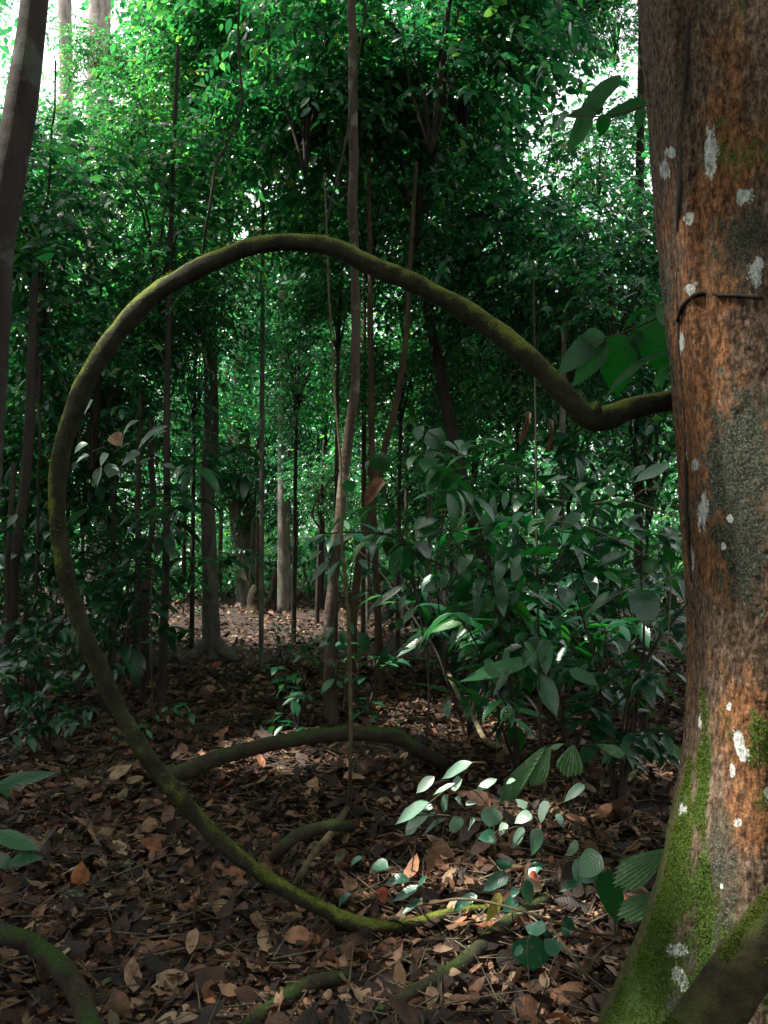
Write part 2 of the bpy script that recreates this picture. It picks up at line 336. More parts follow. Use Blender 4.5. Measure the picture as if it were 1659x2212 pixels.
n1 = N(t, 'ShaderNodeTexNoise', i_Scale=7., i_Detail=9., i_Roughness=.7); t.links.new(g.outputs['Position'], n1.inputs['Vector'])
c = ramp(t, n1.outputs[0], [(.3, (.012, .008, .006)), (.6, (.045, .026, .017)), (.8, (.10, .06, .04))]).outputs[0]
bp = N(t, 'ShaderNodeBump', i_Strength=.8, i_Distance=.03); t.links.new(n1.outputs[0], bp.inputs['Height'])
p = N(t, 'ShaderNodeBsdfPrincipled', i_Roughness=.9); t.links.new(c, p.inputs['Base Color']); t.links.new(bp.outputs[0], p.inputs['Normal'])
o = N(t, 'ShaderNodeOutputMaterial'); t.links.new(p.outputs[0], o.inputs[0])
tag(gb.build('ground', m), 'dark brown forest floor soil', None, None, 'structure')
# ------------------------------------------------------------------ leaf litter
rng = np.random.default_rng(5)
lit = Buf()
def litter(n, y0, y1, Lm, T, lift=.03):
    y = y0 + (y1 - y0) * rng.random(n) ** .8; hw = y * .52 + .8
    x = rng.uniform(-1, 1, n) * hw
    kk = fbm(np.stack([x * 2.2, y * 2.2, x * 0], 1), 3, 91) > -.42; x, y = x[kk], y[kk]; n = len(x)
    z = hgt(x, y) + rng.uniform(.002, lift, n)
    a = rng.uniform(0, 2 * np.pi, n); tl = rng.normal(0, .24, n)
    D = np.stack([np.cos(a), np.sin(a), tl], 1); Nn = np.array([0, 0, 1.]) + rng.normal(0, .45, (n, 3))
    L = np.minimum(Lm * np.exp(rng.normal(0, .38, n)), .16); z += np.abs(tl) * L * .4
    leaves(lit, np.stack([x, y, z], 1), D, Nn, L, L * rng.uniform(.16, .3, n), droop=rng.normal(0, .4, n), fold=rng.normal(0, .22, n), T=T, curl=rng.normal(0, .6, n), wav=.03)
litter(18000, 1.3, 4.8, .054, T_BR)
litter(1600, 1.3, 5, .095, T_BR, .05)
litter(5500, 1.3, 5, .078, T_HI, .045)
litter(26000, 1.4, 6, .026, T_LO, .05)
litter(22000, 4.4, 9, .075, T_MID, .05)
litter(34000, 8.5, 24, .095, T_LO, .05)
tag(lit.build('leaf_litter', M_LITTER), 'carpet of brown and tan dead leaves over the forest floor', None, None, 'stuff')
tw = Buf(); n = 4500; y = 1.6 + 9 * rng.random(n); x = rng.uniform(-1, 1, n) * (y * .5 + .5)
a = rng.uniform(0, 6.28, n); Lt = rng.uniform(.08, .35, n)
O = np.stack([x, y, hgt(x, y) + rng.uniform(.03, .06, n)], 1); D = np.stack([np.cos(a), np.sin(a), rng.normal(0, .12, n)], 1)
dummy = Buf(); sprays(rng, dummy, tw, O, D, Lt, 1, .01, dr=.05, tw=.0036, spread=0.)
tag(tw.build('twig_litter', B_STICK2), 'scatter of fine fallen twigs among the dead leaves', None, None, 'stuff')
# ------------------------------------------------------------------ crown and shrub variants (shared meshes)
def crown_variant(seed, L, ext=(1.5, 1.4, 1.6), ns=420, nl=11):
    r = np.random.default_rng(seed); lb, tb = Buf(), Buf()
    cl = r.normal(0, 1, (9, 3)); cl = nrm(cl) * r.uniform(.35, .8, (9, 1)); cr = r.uniform(.35, .6, 9)
    k = r.integers(0, 9, ns); O = cl[k] + nrm(r.normal(0, 1, (ns, 3))) * (cr[k] * r.random(ns) ** .4)[:, None]
    O = O * np.array(ext)
    D = nrm(O * np.array([1, 1, .3])) + r.normal(0, .5, (ns, 3)); D[:, 2] = D[:, 2] * .5 + .1
    sprays(r, lb, tb, O, D, r.uniform(.4, .85, ns), nl, L, ratio=r.uniform(.38, .46), droop=.3)
    for q in range(9):
        tube(tb, [(0, 0, -ext[2] * .9), cl[q] * np.array(ext) * .45 + r.normal(0, .1, 3), cl[q] * np.array(ext)], [.022, .014, .006], n=6, step=.15, wob=.08, seed=q)
    a = lb.build('crown_v', M_CROWN); b = tb.build('branches_v', B_DARK); ma, mb = a.data, b.data
    bpy.data.objects.remove(a); bpy.data.objects.remove(b); return ma, mb
CV = [crown_variant(11, .155, ns=380), crown_variant(12, .14, ns=400), crown_variant(13, .165, ns=350), crown_variant(14, .135, ext=(1.7, 1.3, 1.2), ns=380), crown_variant(15, .15, ext=(1.2, 1.2, 2.0), ns=400), crown_variant(16, .115, ns=470)]
def shrub_variant(seed, h, L, ratio, nst=6, nl=9, ns=6, spread=.5, lo=.25):
    r = np.random.default_rng(seed); lb, tb = Buf(), Buf()
    for q in range(nst):
        a = r.uniform(0, 6.28); hh = h * r.uniform(.55, 1.05); rad = spread * h * r.uniform(.3, 1)
        top = np.array([math.cos(a) * rad, math.sin(a) * rad, hh]); P = [np.zeros(3), top * np.array([.3, .3, .5]) + r.normal(0, .03, 3), top]
        C, _ = tube(tb, P, [.011, .007, .003], n=6, step=.06, wob=.05, seed=seed + q)
        k = (r.uniform(lo, 1, ns) * (len(C) - 1)).astype(int); k[0] = len(C) - 1
        aa = r.uniform(0, 6.28, ns); D = np.stack([np.cos(aa), np.sin(aa), r.uniform(-.1, .5, ns)], 1) + top * .4 / h
        sprays(r, lb, tb, C[k], D, r.uniform(.22, .5, ns) * (.5 + L * 3), nl, L, ratio=ratio, droop=.35, T=T_MID if L < .16 else T_HI, upn=.22, tw=.003, dr=.3)
    a = lb.build('foliage_v', M_SHRUB); b = tb.build('stems_v', B_DARK); ma, mb = a.data, b.data
    bpy.data.objects.remove(a); bpy.data.objects.remove(b); return ma, mb
SV = [shrub_variant(21, 1.7, .2, .30, nst=5, nl=8, ns=5, spread=.65, lo=.35), shrub_variant(22, 1.5, .15, .36), shrub_variant(23, 2.2, .25, .30, nst=5, nl=8, ns=5, spread=.6), shrub_variant(24, 1.0, .12, .42, nst=5), shrub_variant(25, 1.3, .22, .34, nst=5, nl=6),
      shrub_variant(26, .32, .11, .42, nst=2, nl=5, ns=2), shrub_variant(27, .45, .13, .38, nst=3, nl=6, ns=2)]
def add_crown(par, wpos, base, v, s, rz, col):
    for nm, me in (('crown', CV[v][0]), ('branches', CV[v][1])):
        s_ = s * .84; o = link(nm, me, par); o.location = Vector([float(q) for q in (np.asarray(wpos) - base)]); o.rotation_euler = (0, 0, rz); o.scale = (s_, s_, s_); o.color = (*col, 1)
def shrub(px, py, v, s, col, label, group=None, name='shrub', d=None, rz=None, cat='shrub'):
    if d is None: b = G(px, py)
    else: b = W(px, 1151, d); b[2] = hgt(b[0], b[1])[0]
    t = thing(name, label, cat, b, group)
    t.rotation_euler = (0, 0, (px * 1.7 + py) % 6.28 if rz is None else rz); t.scale = (s, s, s)
    f = link('foliage', SV[v][0], t); f.color = (*col, 1); link('stems', SV[v][1], t); return t
# ------------------------------------------------------------------ trees
def tree(name, label, pts, d, w, mat, crowns=(), roots=0, group=None, cat='tree', n=14, flare=.35, bump=.06, dtop=None, step=.08, wob=0., seed=0):
    """pts: photo points down the trunk (top first, last = foot on the ground); d: distance; w widths in photo px"""
    m = len(pts); w = np.asarray(w, float) * np.ones(m)
    foot = W(pts[-1][0], pts[-1][1], d); foot[2] = hgt(foot[0], foot[1])[0]
    P = [W(x, y, (d if dtop is None else d + (dtop - d) * (1 - k / (m - 1)))) for k, (x, y) in enumerate(pts)]
    P[-1] = foot - np.array([0, 0, .08]); P = P[::-1]; r = (w * d / FPX / 2)[::-1].copy()
    r = list(r); P = list(P)
    if flare:
        P.insert(1, P[0] + (P[1] - P[0]) * min(.5, .22 / np.linalg.norm(P[1] - P[0]))); r.insert(1, r[0] * 1.05); r[0] *= 1 + flare
    T = thing(name, label, cat, foot, group); b = Buf()
    tube(b, P, r, n=n, step=step, bump=bump, bs=5, seed=seed + len(pts), wob=wob)
    rg = np.random.default_rng(seed + int(pts[0][0]) + 1000)
    tr = b.build('trunk', mat, T, foot)
    for q in range(roots):
        a = rg.uniform(0, 6.28) if roots > 2 else (-.4, -2.4)[q]
        L = r[0] * rg.uniform(4, 7); rb = Buf(); dv = np.array([math.cos(a), math.sin(a), 0])
        tube(rb, [foot + [0, 0, r[0] * 2.0], foot + dv * r[0] * 1.1 + [0, 0, r[0] * .8], foot + dv * L * .5 + [0, 0, r[0] * .25], foot + dv * L - [0, 0, .05]], [r[0] * .5, r[0] * .55, r[0] * .35, r[0] * .15], n=8, step=.05, bump=.15, seed=q, wob=.03)
        rb.build('root', mat, T, foot)
    for (cx, cyy, cd, s, v, col) in crowns:
        add_crown(T, W(cx, cyy, cd), foot, v, s, (cx * .37) % 6.28, col)
    return T
BR, MD, DK, YL, BL = (1.9, 1.7, 1.6), (1.35, 1.35, 1.35), (1.1, 1.2, 1.25), (2.0, 1.6, 1.3), (1.4, 1.7, 1.9)  # crown tints: species tone, the brighter ones painting light into shaded foliage
tree('leaning_tree', 'brown grey tree trunk leaning right at the left edge of the picture', [(98, -260), (75, 0), (42, 250), (-5, 520), (-18, 700), (-40, 1060), (-70, 1500), (-100, 2000)], 3.0, [52, 56, 66, 72, 74, 76, 80, 90], B_LEFT, n=40, bump=.05, step=.03)
tree('slim_tree', 'tall pale slim tree rising behind the top of the arching liana', [(760, -400), (762, 0), (764, 300), (760, 460), (766, 560), (768, 800), (748, 980), (728, 1160), (714, 1350), (716, 1585)], 6.0, [16, 19, 21, 22, 19, 21, 22, 22, 25, 31], B_MOTT,
     crowns=[(660, 150, 7.2, .8, 0, MD), (930, 40, 6.9, 1.0, 1, DK)], wob=.02)
tree('straight_tree', 'straight grey tree with mossy foot and spreading roots in the leafy clearing', [(500, -300), (480, 200), (462, 450), (452, 600), (455, 800), (456, 950), (448, 1040), (452, 1200), (458, 1395)], 9.8, [20, 22, 26, 30, 30, 32, 30, 32, 38], B_GREY,
     crowns=[(500, 310, 9.6, 1.0, 2, YL), (440, 70, 9.0, .7, 3, BR), (330, 290, 8.6, .6, 5, YL)], roots=2, n=20)
tree('dark_sapling_tree', 'thin dark straight stem between the grey tree and the liana loop', [(385, 100), (372, 400), (366, 640), (360, 900), (360, 1150), (348, 1500)], 6.8, [8, 10, 12, 14, 16, 18], B_DARK,
     crowns=[(350, 500, 7.4, .75, 1, BR), (430, 580, 7.8, .6, 5, MD)])
tree('brown_leaning_tree', 'reddish brown slender trunk slanting down to the left behind the centre shrub', [(900, 350), (886, 560), (878, 720), (858, 860), (820, 1010), (790, 1120), (766, 1300), (758, 1520)], 6.9, [8, 10, 13, 14, 15, 16, 17, 19], B_BROWN,
     crowns=[(900, 330, 8.0, 1.05, 3, DK), (1000, 100, 7.6, .8, 0, DK)])
tree('brown_straight_tree', 'slender upright brown trunk just right of the slanting one', [(796, 300), (800, 600), (802, 850), (806, 1100), (815, 1300), (822, 1500)], 7.4, [8, 11, 13, 15, 16, 18], B_BROWN,
     crowns=[(1120, 540, 8.2, .9, 1, DK), (800, 420, 9.0, .9, 5, MD)])
tree('buttressed_tree', 'thick ochre tree with buttress roots at the far side of the clearing', [(560, 500), (540, 700), (520, 850), (516, 960), (518, 1080), (530, 1180), (545, 1262)], 17., [46, 48, 48, 50, 52, 54, 60], B_GREY,
     crowns=[(520, 150, 14, 1.7, 4, BR)], roots=0, n=20)
tree('whitish_tree', 'slender whitish trunk standing beyond the clearing left of centre', [(640, 300), (622, 520), (612, 650), (611, 850), (610, 1000), (612, 1240)], 15., [16, 18, 20, 20, 20, 24], B_PALE,
     crowns=[(700, 560, 14., 1.1, 4, BL), (560, 640, 16, 1.1, 1, BR)])
tree('forked_pale_tree', 'slanting pale trunk right of the slender whitish one', [(690, 420), (672, 640), (664, 790), (640, 900), (622, 1000), (622, 1240)], 15.6, [12, 15, 16, 14, 12, 14], B_PALE)
tree('tilted_tree', 'dark trunk tilting left behind the right-hand shrubs', [(900, 560), (950, 800), (985, 980), (1010, 1080), (1045, 1200), (1075, 1330)], 8.6, [18, 24, 28, 32, 34, 38], B_DARK,
     crowns=[(990, 560, 9.5, .9, 5, DK)], seed=3)
tree('spotted_far_tree', 'distant pale spotted trunk showing below the falling end of the liana', [(960, 500), (955, 700), (952, 840), (950, 960), (952, 1240)], 16., [14, 16, 18, 18, 20], B_PALE, crowns=[(1010, 700, 15, 1.2, 0, BR)])
tree('thin_far_tree', 'thin grey trunk under the liana right of the distant spotted trunk', [(985, 500), (982, 800), (984, 1000), (990, 1230)], 15., [8, 9, 9, 10], B_GREY)
tree('slim_right_tree', 'slim grey stem passing just left of the elbow of the liana', [(1235, 450), (1222, 650), (1216, 850), (1214, 1020), (1210, 1420)], 7.0, [10, 11, 12, 12, 13], B_GREY,
     crowns=[(1330, 610, 7.0, .75, 3, DK), (1230, 640, 7.6, .7, 5, DK)])
tree('hazy_left_tree', 'far pale trunk against the bright sky at top left', [(128, -300), (140, 0), (142, 250), (128, 420), (118, 700), (112, 1230)], 18., [26, 28, 28, 28, 30, 36], B_PALE, crowns=[(95, 330, 15, .7, 1, BR)])
tree('ivy_clad_tree', 'far leaf-covered pale trunk right of the bright sky gap', [(222, -300), (216, 0), (212, 200), (210, 500), (205, 1230)], 17., [44, 46, 48, 50, 56], B_PALE, crowns=[(255, 300, 15, .95, 5, YL), (215, 130, 14, .5, 3, YL), (300, 640, 9.5, .7, 1, BR)])
tree('shaded_left_tree', 'dark mossy trunk in the shade left of the liana loop', [(75, 600), (68, 800), (62, 950), (50, 1080), (30, 1250), (12, 1500)], 6.2, [16, 20, 22, 22, 20, 22], B_DARK,
     crowns=[(90, 560, 7.0, .85, 4, MD), (200, 800, 7.6, .8, 1, DK)])
tree('slanting_pale_tree', 'bare pale branchlike trunk slanting up to the right at top right', [(1290, -60), (1205, 112), (1130, 225), (1085, 310), (1040, 480), (1000, 760), (985, 1235)], 13., [13, 15, 15, 16, 17, 18, 20], B_PALE, crowns=[(1110, -20, 9.0, .75, 1, DK)])
tree('dark_right_tree', 'dark thin trunk against the sky beside the big orange trunk', [(1392, -300), (1388, 0), (1386, 150), (1382, 400), (1380, 700), (1378, 1250)], 10., [16, 16, 17, 18, 18, 20], B_DARK, crowns=[(1290, -130, 9.0, .7, 0, DK), (1330, 700, 9, .9, 3, DK), (1330, 30, 10.5, .45, 5, MD), (1290, 350, 10.5, .6, 3, MD)])
# filler understory trees that nothing tells apart
FILL = [(150, 790, 9, .8, 0), (570, 60, 8.6, .8, 2), (790, 60, 11, 1.1, 1), (420, 760, 10.5, .8, 5), (880, 860, 13, 1.2, 3), (1120, 700, 11, 1.2, 0), (1230, 880, 12, 1.2, 1), (30, 420, 9, .6, 1), (980, 330, 12, 1.1, 4),
        (20, 900, 9, 1.0, 4), (700, 760, 16, 1.0, 0), (1020, 960, 14, 1.2, 5), (1400, 900, 9, 1.0, 1), (480, 900, 18, 1.0, 2), (560, 930, 16, 1.0, 5), (700, 930, 15.5, .9, 5), (640, 1060, 17.5, 1.0, 3), (860, 1010, 14, .9, 5), (640, 790, 11, .6, 5), (545, 1060, 16.5, .7, 3), (730, 660, 9.5, .5, 1), (865, 800, 10, .6, 1), (930, 930, 10, .5, 5), (250, 780, 8.5, .5, 5), (690, 1050, 13, .5, 1), (180, 1010, 8.8, .6, 5), (60, 1050, 11, .8, 3), (400, 990, 17, 1.0, 1), (800, 250, 14, 1.5, 4)]
for q, (cx, cyy, d, s, v) in enumerate(FILL):
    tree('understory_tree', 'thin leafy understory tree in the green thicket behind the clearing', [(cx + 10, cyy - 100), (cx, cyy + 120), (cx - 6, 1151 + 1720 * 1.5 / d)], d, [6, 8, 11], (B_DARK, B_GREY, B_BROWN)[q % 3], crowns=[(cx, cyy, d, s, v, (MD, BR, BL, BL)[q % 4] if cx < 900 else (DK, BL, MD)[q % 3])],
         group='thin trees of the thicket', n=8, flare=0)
# thin stems on the left
for lb_, pts, d, w in (('black thin sapling stem nearest the right of the liana loop, leaning slightly', [(250, 900), (244, 1100), (238, 1380)], 8.2, [7, 9, 11]),
                       ('dark thin sapling stem left of the tallest dark stem, forked near the top', [(300, 850), (296, 1050), (300, 1230), (312, 1450)], 6.9, [8, 11, 13, 15]),
                       ('dark thin stem hung with dead leaves between the liana and the clearing', [(325, 900), (330, 1100), (318, 1250), (316, 1420)], 7.4, [12, 14, 14, 14]),
                       ('slim dark stem at the far left edge beside the fern-like shrubs', [(30, 1000), (20, 1200), (8, 1480)], 6.0, [10, 12, 14]),
                       ('wiry dark stem close to the left edge reaching up past the leaning trunk', [(120, 130), (105, 400), (92, 600), (84, 900), (76, 1450)], 6.6, [4, 5, 6, 6, 7])):
    tree('sapling', lb_, pts, d, w, B_DARK, cat='sapling', n=8, flare=0, wob=.03)
# ------------------------------------------------------------------ far thicket (reads as one mass)
r = np.random.default_rng(77); n = 105000
y = r.uniform(18.5, 34, n); x = r.uniform(-.56, .56, n) * y
z = (r.random(n) ** 1.5) * (2.5 + .68 * y)
cn = fbm(np.stack([x * .45, y * .3, z * .45], 1), 3, 5)
gap = ((x / y < -.385) & (x / y > -.44) & (z / y > .52)) | ((x / y > .23) & (z / y > .44) & (z / y < .62)) 
keep = (cn > -.14 - 1.2 * (z < 6.5) + .06 * (z > 10)) & (~gap | ((cn > -.05) & (x > 0)) | ((cn > .12) & (x < 0)))
x, y, z = x[keep], y[keep], z[keep]; n = len(x)
fb = Buf(); a = r.uniform(0, 6.28, n); L = .22 * np.exp(r.normal(0, .3, n))
leaves(fb, np.stack([x, y, z + hgt(x, y)], 1), np.stack([np.cos(a), np.sin(a), -.5 + r.normal(0, .3, n)], 1), np.array([0, 0, 1.]) + r.normal(0, .6, (n, 3)), L, L * .24, T=T_LO, fold=.3)
n = 45000; y = r.uniform(34, 50, n); x = r.uniform(-.6, .6, n) * y; z = r.random(n) ** 1.1 * 17; a = r.uniform(0, 6.28, n); L = .42 * np.exp(r.normal(0, .3, n))
kk = fbm(np.stack([x * .3, y * .1, z * .3], 1), 3, 15) > -.1 - (z < 9) * .9 + .2 * (x > 8); x, y, z, a, L = x[kk], y[kk], z[kk], a[kk], L[kk]; n = len(x)
leaves(fb, np.stack([x, y, z + hgt(x, y)], 1), np.stack([np.cos(a), np.sin(a), -.5 + r.normal(0, .3, n)], 1), np.array([0, 0, 1.]) + r.normal(0, .7, (n, 3)), L, L * .26, T=T_LO, fold=.3)
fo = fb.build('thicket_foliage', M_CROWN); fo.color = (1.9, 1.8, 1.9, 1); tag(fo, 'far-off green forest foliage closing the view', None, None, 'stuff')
# unseen overhead canopy, added to shade the floor; gaps aimed where sun should strike
CZ = 11.5; n = 42000
x = r.uniform(-17, 12, n); y = r.uniform(-9, 10.5, n); z = CZ + r.uniform(0, 2.2, n)
x[30000:] = r.uniform(-12, -3, 12000); y[30000:] = r.uniform(-1, 6.5, 12000)
k = np.ones(n, bool)
dens = fbm(np.stack([x * .35, y * .35, z * 0], 1), 3, 21)
HOLES = [(np.array([.85, 2.0, 2.5]), .7, .6), (np.array([.87, 2.0, 1.7]), .65, .6), (np.array([.7, 2.1, .5]), .6, .85), (W(960, 1730, 3.2), .75), (W(1130, 1800, 3.0), .5), (G(1010, 1960), .7), (G(760, 2080), .8, .5), (G(1170, 1760), .5), (G(700, 1400), 1.2), (G(520, 1300), 3.0), (W(300, 400, 9), 1.6), (W(150, 300, 12), 2.0), (W(600, 900, 15), 2.5), (W(560, 200, 8), 1.2), (W(900, 250, 8), .9), (W(250, 1000, 5), .7), (G(1000, 1560), .9), (G(950, 2170), .9, .6), (W(1200, 1150, 5), .8), (W(1200, 600, 7), 1.0)]
hole = np.zeros(n, bool)
for T_, rad, pr in [h_ if len(h_) == 3 else (*h_, 1.) for h_ in HOLES]:
    q = T_[None] + SD[None] * ((z - T_[2]) / SD[2])[:, None]
    hole |= (r.random(n) < pr) & (np.hypot(x - q[:, 0], y - q[:, 1]) < rad * (1 + .5 * vnoise(np.stack([x, y, z], 1) * 1.3, 5)))
k = k & ~hole & (dens > -.75) & ((y < 6) | (r.random(n) < .42)) & ~((x < -1) & (y > 9) & (r.random(n) < .5))
x, y, z = x[k], y[k], z[k]; n = len(x); cb = Buf(); a = r.uniform(0, 6.28, n); L = .42 * np.exp(r.normal(0, .25, n))
leaves(cb, np.stack([x, y, z], 1), np.stack([np.cos(a), np.sin(a), -.3 + r.normal(0, .3, n)], 1), np.array([0, 0, 1.]) + r.normal(0, .4, (n, 3)), L, L * .27, T=T_LO)
n = 15000  # unseen leaf wall at sides and behind, added to darken the foreground
a0 = r.uniform(0, 2 * np.pi, n); rr_ = r.uniform(13, 17, n); z = r.uniform(0, 13, n); x = np.sin(a0) * rr_; y = np.cos(a0) * rr_
k = ((y < 2) | (np.abs(x) > .62 * y + 3)) & (fbm(np.stack([x, y, z], 1) * .4, 3, 8) > -.45)
x, y, z = x[k], y[k], z[k]; n = len(x); a = r.uniform(0, 6.28, n); L = .8 * np.exp(r.normal(0, .25, n))
leaves(cb, np.stack([x, y, z], 1), np.stack([np.cos(a), np.sin(a), -.6 + r.normal(0, .3, n)], 1), np.array([0, 0, 1.]) + r.normal(0, .7, (n, 3)), L, L * .27, T=T_LO)
co = cb.build('shade_canopy', M_CROWN); tag(co, 'unseen forest canopy and leaf walls shaped to shade the floor', None, None, 'stuff')
# ------------------------------------------------------------------ big orange trunk at the right
EDGE = np.array([(-500, 1345), (0, 1380), (200, 1398), (400, 1414), (600, 1430), (800, 1449), (1000, 1463), (1200, 1475), (1400, 1478), (1550, 1472), (1680, 1456), (1800, 1430), (1960, 1394), (2080, 1350), (2212, 1288), (2400, 1190)], float)
AY, R0 = 2.30, .33; DT = 2.24
zs_e = CAMZ + np.array([ray(829, p)[2] / ray(829, p)[1] for p in EDGE[:, 0]]) * DT; xs_e = (EDGE[:, 1] - 829.5) / FPX * DT + .055
o_ = np.argsort(zs_e); zs_e, xs_e = zs_e[o_], xs_e[o_]
nz, nth = 1000, 620
Z = np.linspace(-.1, 3.6, nz); TH = np.linspace(0, 2 * np.pi, nth, endpoint=False)
xe = np.interp(Z, zs_e, xs_e)
# smooth the edge curve
ker = np.hanning(61); ker /= ker.sum(); xe = np.convolve(np.pad(xe, 30, mode='edge'), ker, 'valid')
axx = np.interp(Z, [0, 1.2, 3.6], [.885 + R0, .885 + R0, .71 + R0]) ; fl = np.maximum(axx - R0 - xe, -.2)
ZZ, TT = np.meshgrid(Z, TH, indexing='ij')
left = np.clip(np.cos(TT - np.pi), 0, 1)             # 1 towards -x
frontish = np.clip(np.cos(TT - 1.5 * np.pi), 0, 1)
rad = R0 + fl[:, None] * left ** 2.2 * np.where(np.abs(TT - np.pi) < np.pi / 2, 1, 0)
rad = rad + .10 * np.exp(-np.clip(ZZ, 0, 9) / .35) * frontish ** 4
def gauss(a, c, w): return np.exp(-((a - c) / w) ** 2)
wth = .05 * np.sin(ZZ * 2.1) + .03 * np.sin(ZZ * 5.3 + 1)
TG = 1.5 * np.pi - 1.02
rad -= .020 * gauss(TT, TG - .02 + wth, .055) * np.clip((ZZ - 1.0) * 2, 0, 1)
rad -= .035 * gauss(TT, 1.5 * np.pi - .72 + wth * .5, .09) * np.clip(1.7 - ZZ, 0, 1)
rad -= .05 * gauss(TT, 1.5 * np.pi + .12, .10) * np.clip(1.25 - ZZ, 0, 1)
rad += .012 * np.cos(TT * 5 + .6) + .02 * gauss(TT, 1.5 * np.pi - .3, .25) * np.clip(1.8 - ZZ, 0, 1)
PX = np.stack([np.cos(TT) * R0, np.sin(TT) * R0, ZZ], -1).reshape(-1, 3)
bn = fbm(PX * np.array([9, 9, 3.2]), 4, 31); fn = fbm(PX * np.array([55, 55, 20]), 4, 32); fn2 = fbm(PX * 120, 3, 33)
rad = rad + (.012 * bn + .0055 * fn + .003 * fn2).reshape(nz, nth)
Vt = np.stack([axx[:, None] + np.cos(TT) * rad, AY + np.sin(TT) * rad, ZZ], -1).reshape(-1, 3)
# lichen, moss and colour zones are patterns that belong to the bark
ppx = 829.5 + FPX * Vt[:, 0] / Vt[:, 1]; ppy = 1151 - FPX * (Vt[:, 2] - CAMZ) / Vt[:, 1]   # where on the bark each patch of the photo sits
facing = (Vt[:, 1] < AY + .05)
nA = fbm(PX * np.array([7, 7, 4]), 5, 41); nB = fbm(PX * np.array([22, 22, 14]), 5, 42); nC = fbm(PX * np.array([60, 60, 45]), 3, 43)
def blob(cx, cyy, rx, ry, rot=0., k=.9):
    c, s = math.cos(rot), math.sin(rot); dx = ppx - cx; dy = ppy - cyy
    u = (dx * c + dy * s) / rx; v = (-dx * s + dy * c) / ry
    return np.clip(1.5 - np.sqrt(u * u + v * v) + k * (nB * .6 + nC * .5), 0, 1) * facing
lich = np.zeros(len(Vt))
for b_ in [(1542, 320, 14, 60, 0), (1518, 1100, 11, 42, .05), (1492, 1210, 8, 30, 0), (1503, 1005, 8, 14, 0), (1480, 990, 6, 20, 0), (1497, 620, 10, 14, 0), (1510, 605, 8, 10, 0), (1495, 465, 10, 16, 0), (1443, 360, 10, 22, 0), (1456, 318, 12, 14, 0), (1475, 740, 8, 20, 0),
           (1466, 1742, 13, 14, .5), (1596, 1610, 10, 34, -.25), (1570, 1525, 5, 9, 0), (1576, 1665, 6, 18, 0), (1587, 1770, 7, 9, 0), (1550, 1905, 4, 6, 0), (1455, 2040, 20, 16, 0), (1462, 2100, 14, 30, -.45), (1652, 1710, 8, 20, 0), (1576, 1120, 6, 8, 0), (1508, 1555, 4, 14, 0), (1562, 1180, 5, 8, 0), (1620, 420, 22, 20, 0), (1640, 590, 18, 40, 0), (1420, 400, 6, 30, 0)]:
    lich = np.maximum(lich, blob(*b_))
org = np.clip(.55 + 1.5 * nA + .6 * nB, 0, 1)
org = org * np.clip((ppx - 1385) / 60, .25, 1) * np.clip(.45 + ppy / 900, .45, 1)
zone = np.clip(1.3 - np.abs(ppx - (1545 + 30 * np.sin(ppy / 150))) / 95, 0, 1) * np.clip((1330 - ppy) / 100, 0, 1) + np.clip(1.2 - np.abs(ppx - 1600) / 55, 0, 1) * np.clip((ppy - 1400) / 120, 0, 1) * np.clip((1950 - ppy) / 200, 0, 1) * .9
org = np.clip(org * .55 + zone * .8 * np.clip(.35 + ppy / 800, .35, 1) + nB * .35 - .12, 0, 1)
eL = np.interp(ppy, EDGE[:, 0], EDGE[:, 1])
moss = 1.1 * np.clip((ppy - 1560) / 200, 0, 1) * np.clip(1.1 - (ppx - eL) / 75, 0, 1) + np.clip((ppy - 1850) / 500, 0, .5) + .9 * np.clip(1 - np.abs(ppx - 1515) / 22, 0, 1) * np.clip((ppy - 1330) / 150, 0, 1)
moss = np.clip(moss + 1.3 * nA + .7 * nB - .3 + .35 * np.clip((ppy - 1380) / 300, 0, 1), 0, 1)
moss = np.maximum(moss, np.clip((nA + .6 * nB - .18) * 2.2, 0, 1) * .72) * np.where(facing, 1, .6)
drk = np.clip(.8 * np.clip((ppy - 1600) / 250, 0, 1) * np.clip((ppx - eL - 60) / 60, 0, 1) * np.clip((1560 - ppx) / 60 + 1, 0, 1) + blob(1600, 1000, 75, 170, 0, 1.3) + blob(1600, 1230, 40, 110, 0, 1.3) + np.clip(-nA * 2.2 - .55, 0, 1) + blob(1570, 560, 60, 50, 0, 1.5) * .5, 0, 1)
tb_ = Buf(); i = np.arange(nz - 1)[:, None] * nth; j = np.arange(nth)[None]; j2 = (j + 1) % nth
tb_.add(Vt, np.stack([i + j, i + j2, i + nth + j2, i + nth + j], -1).reshape(-1, 4))
m, t = newmat('orange_lichened_bark')
def att(nm):
    a_ = N(t, 'ShaderNodeAttribute'); a_.attribute_name = nm; return a_.outputs['Fac']
tc = N(t, 'ShaderNodeTexCoord'); mp = N(t, 'ShaderNodeMapping'); mp.inputs['Scale'].default_value = (1, 1, .4); t.links.new(tc.outputs['Object'], mp.inputs[0])
n1 = N(t, 'ShaderNodeTexNoise', i_Scale=75., i_Detail=9., i_Roughness=.78); t.links.new(mp.outputs[0], n1.inputs['Vector'])
n2 = N(t, 'ShaderNodeTexNoise', i_Scale=170., i_Detail=4., i_Roughness=.7); t.links.new(tc.outputs['Object'], n2.inputs['Vector'])
c = ramp(t, n1.outputs[0], [(.38, (.012, .009, .006)), (.48, (.075, .046, .028)), (.58, (.18, .12, .08)), (.68, (.34, .27, .19))]).outputs[0]
oc = ramp(t, n1.outputs[0], [(.38, (.018, .010, .006)), (.48, (.13, .055, .022)), (.58, (.29, .13, .052)), (.7, (.46, .31, .18))]).outputs[0]
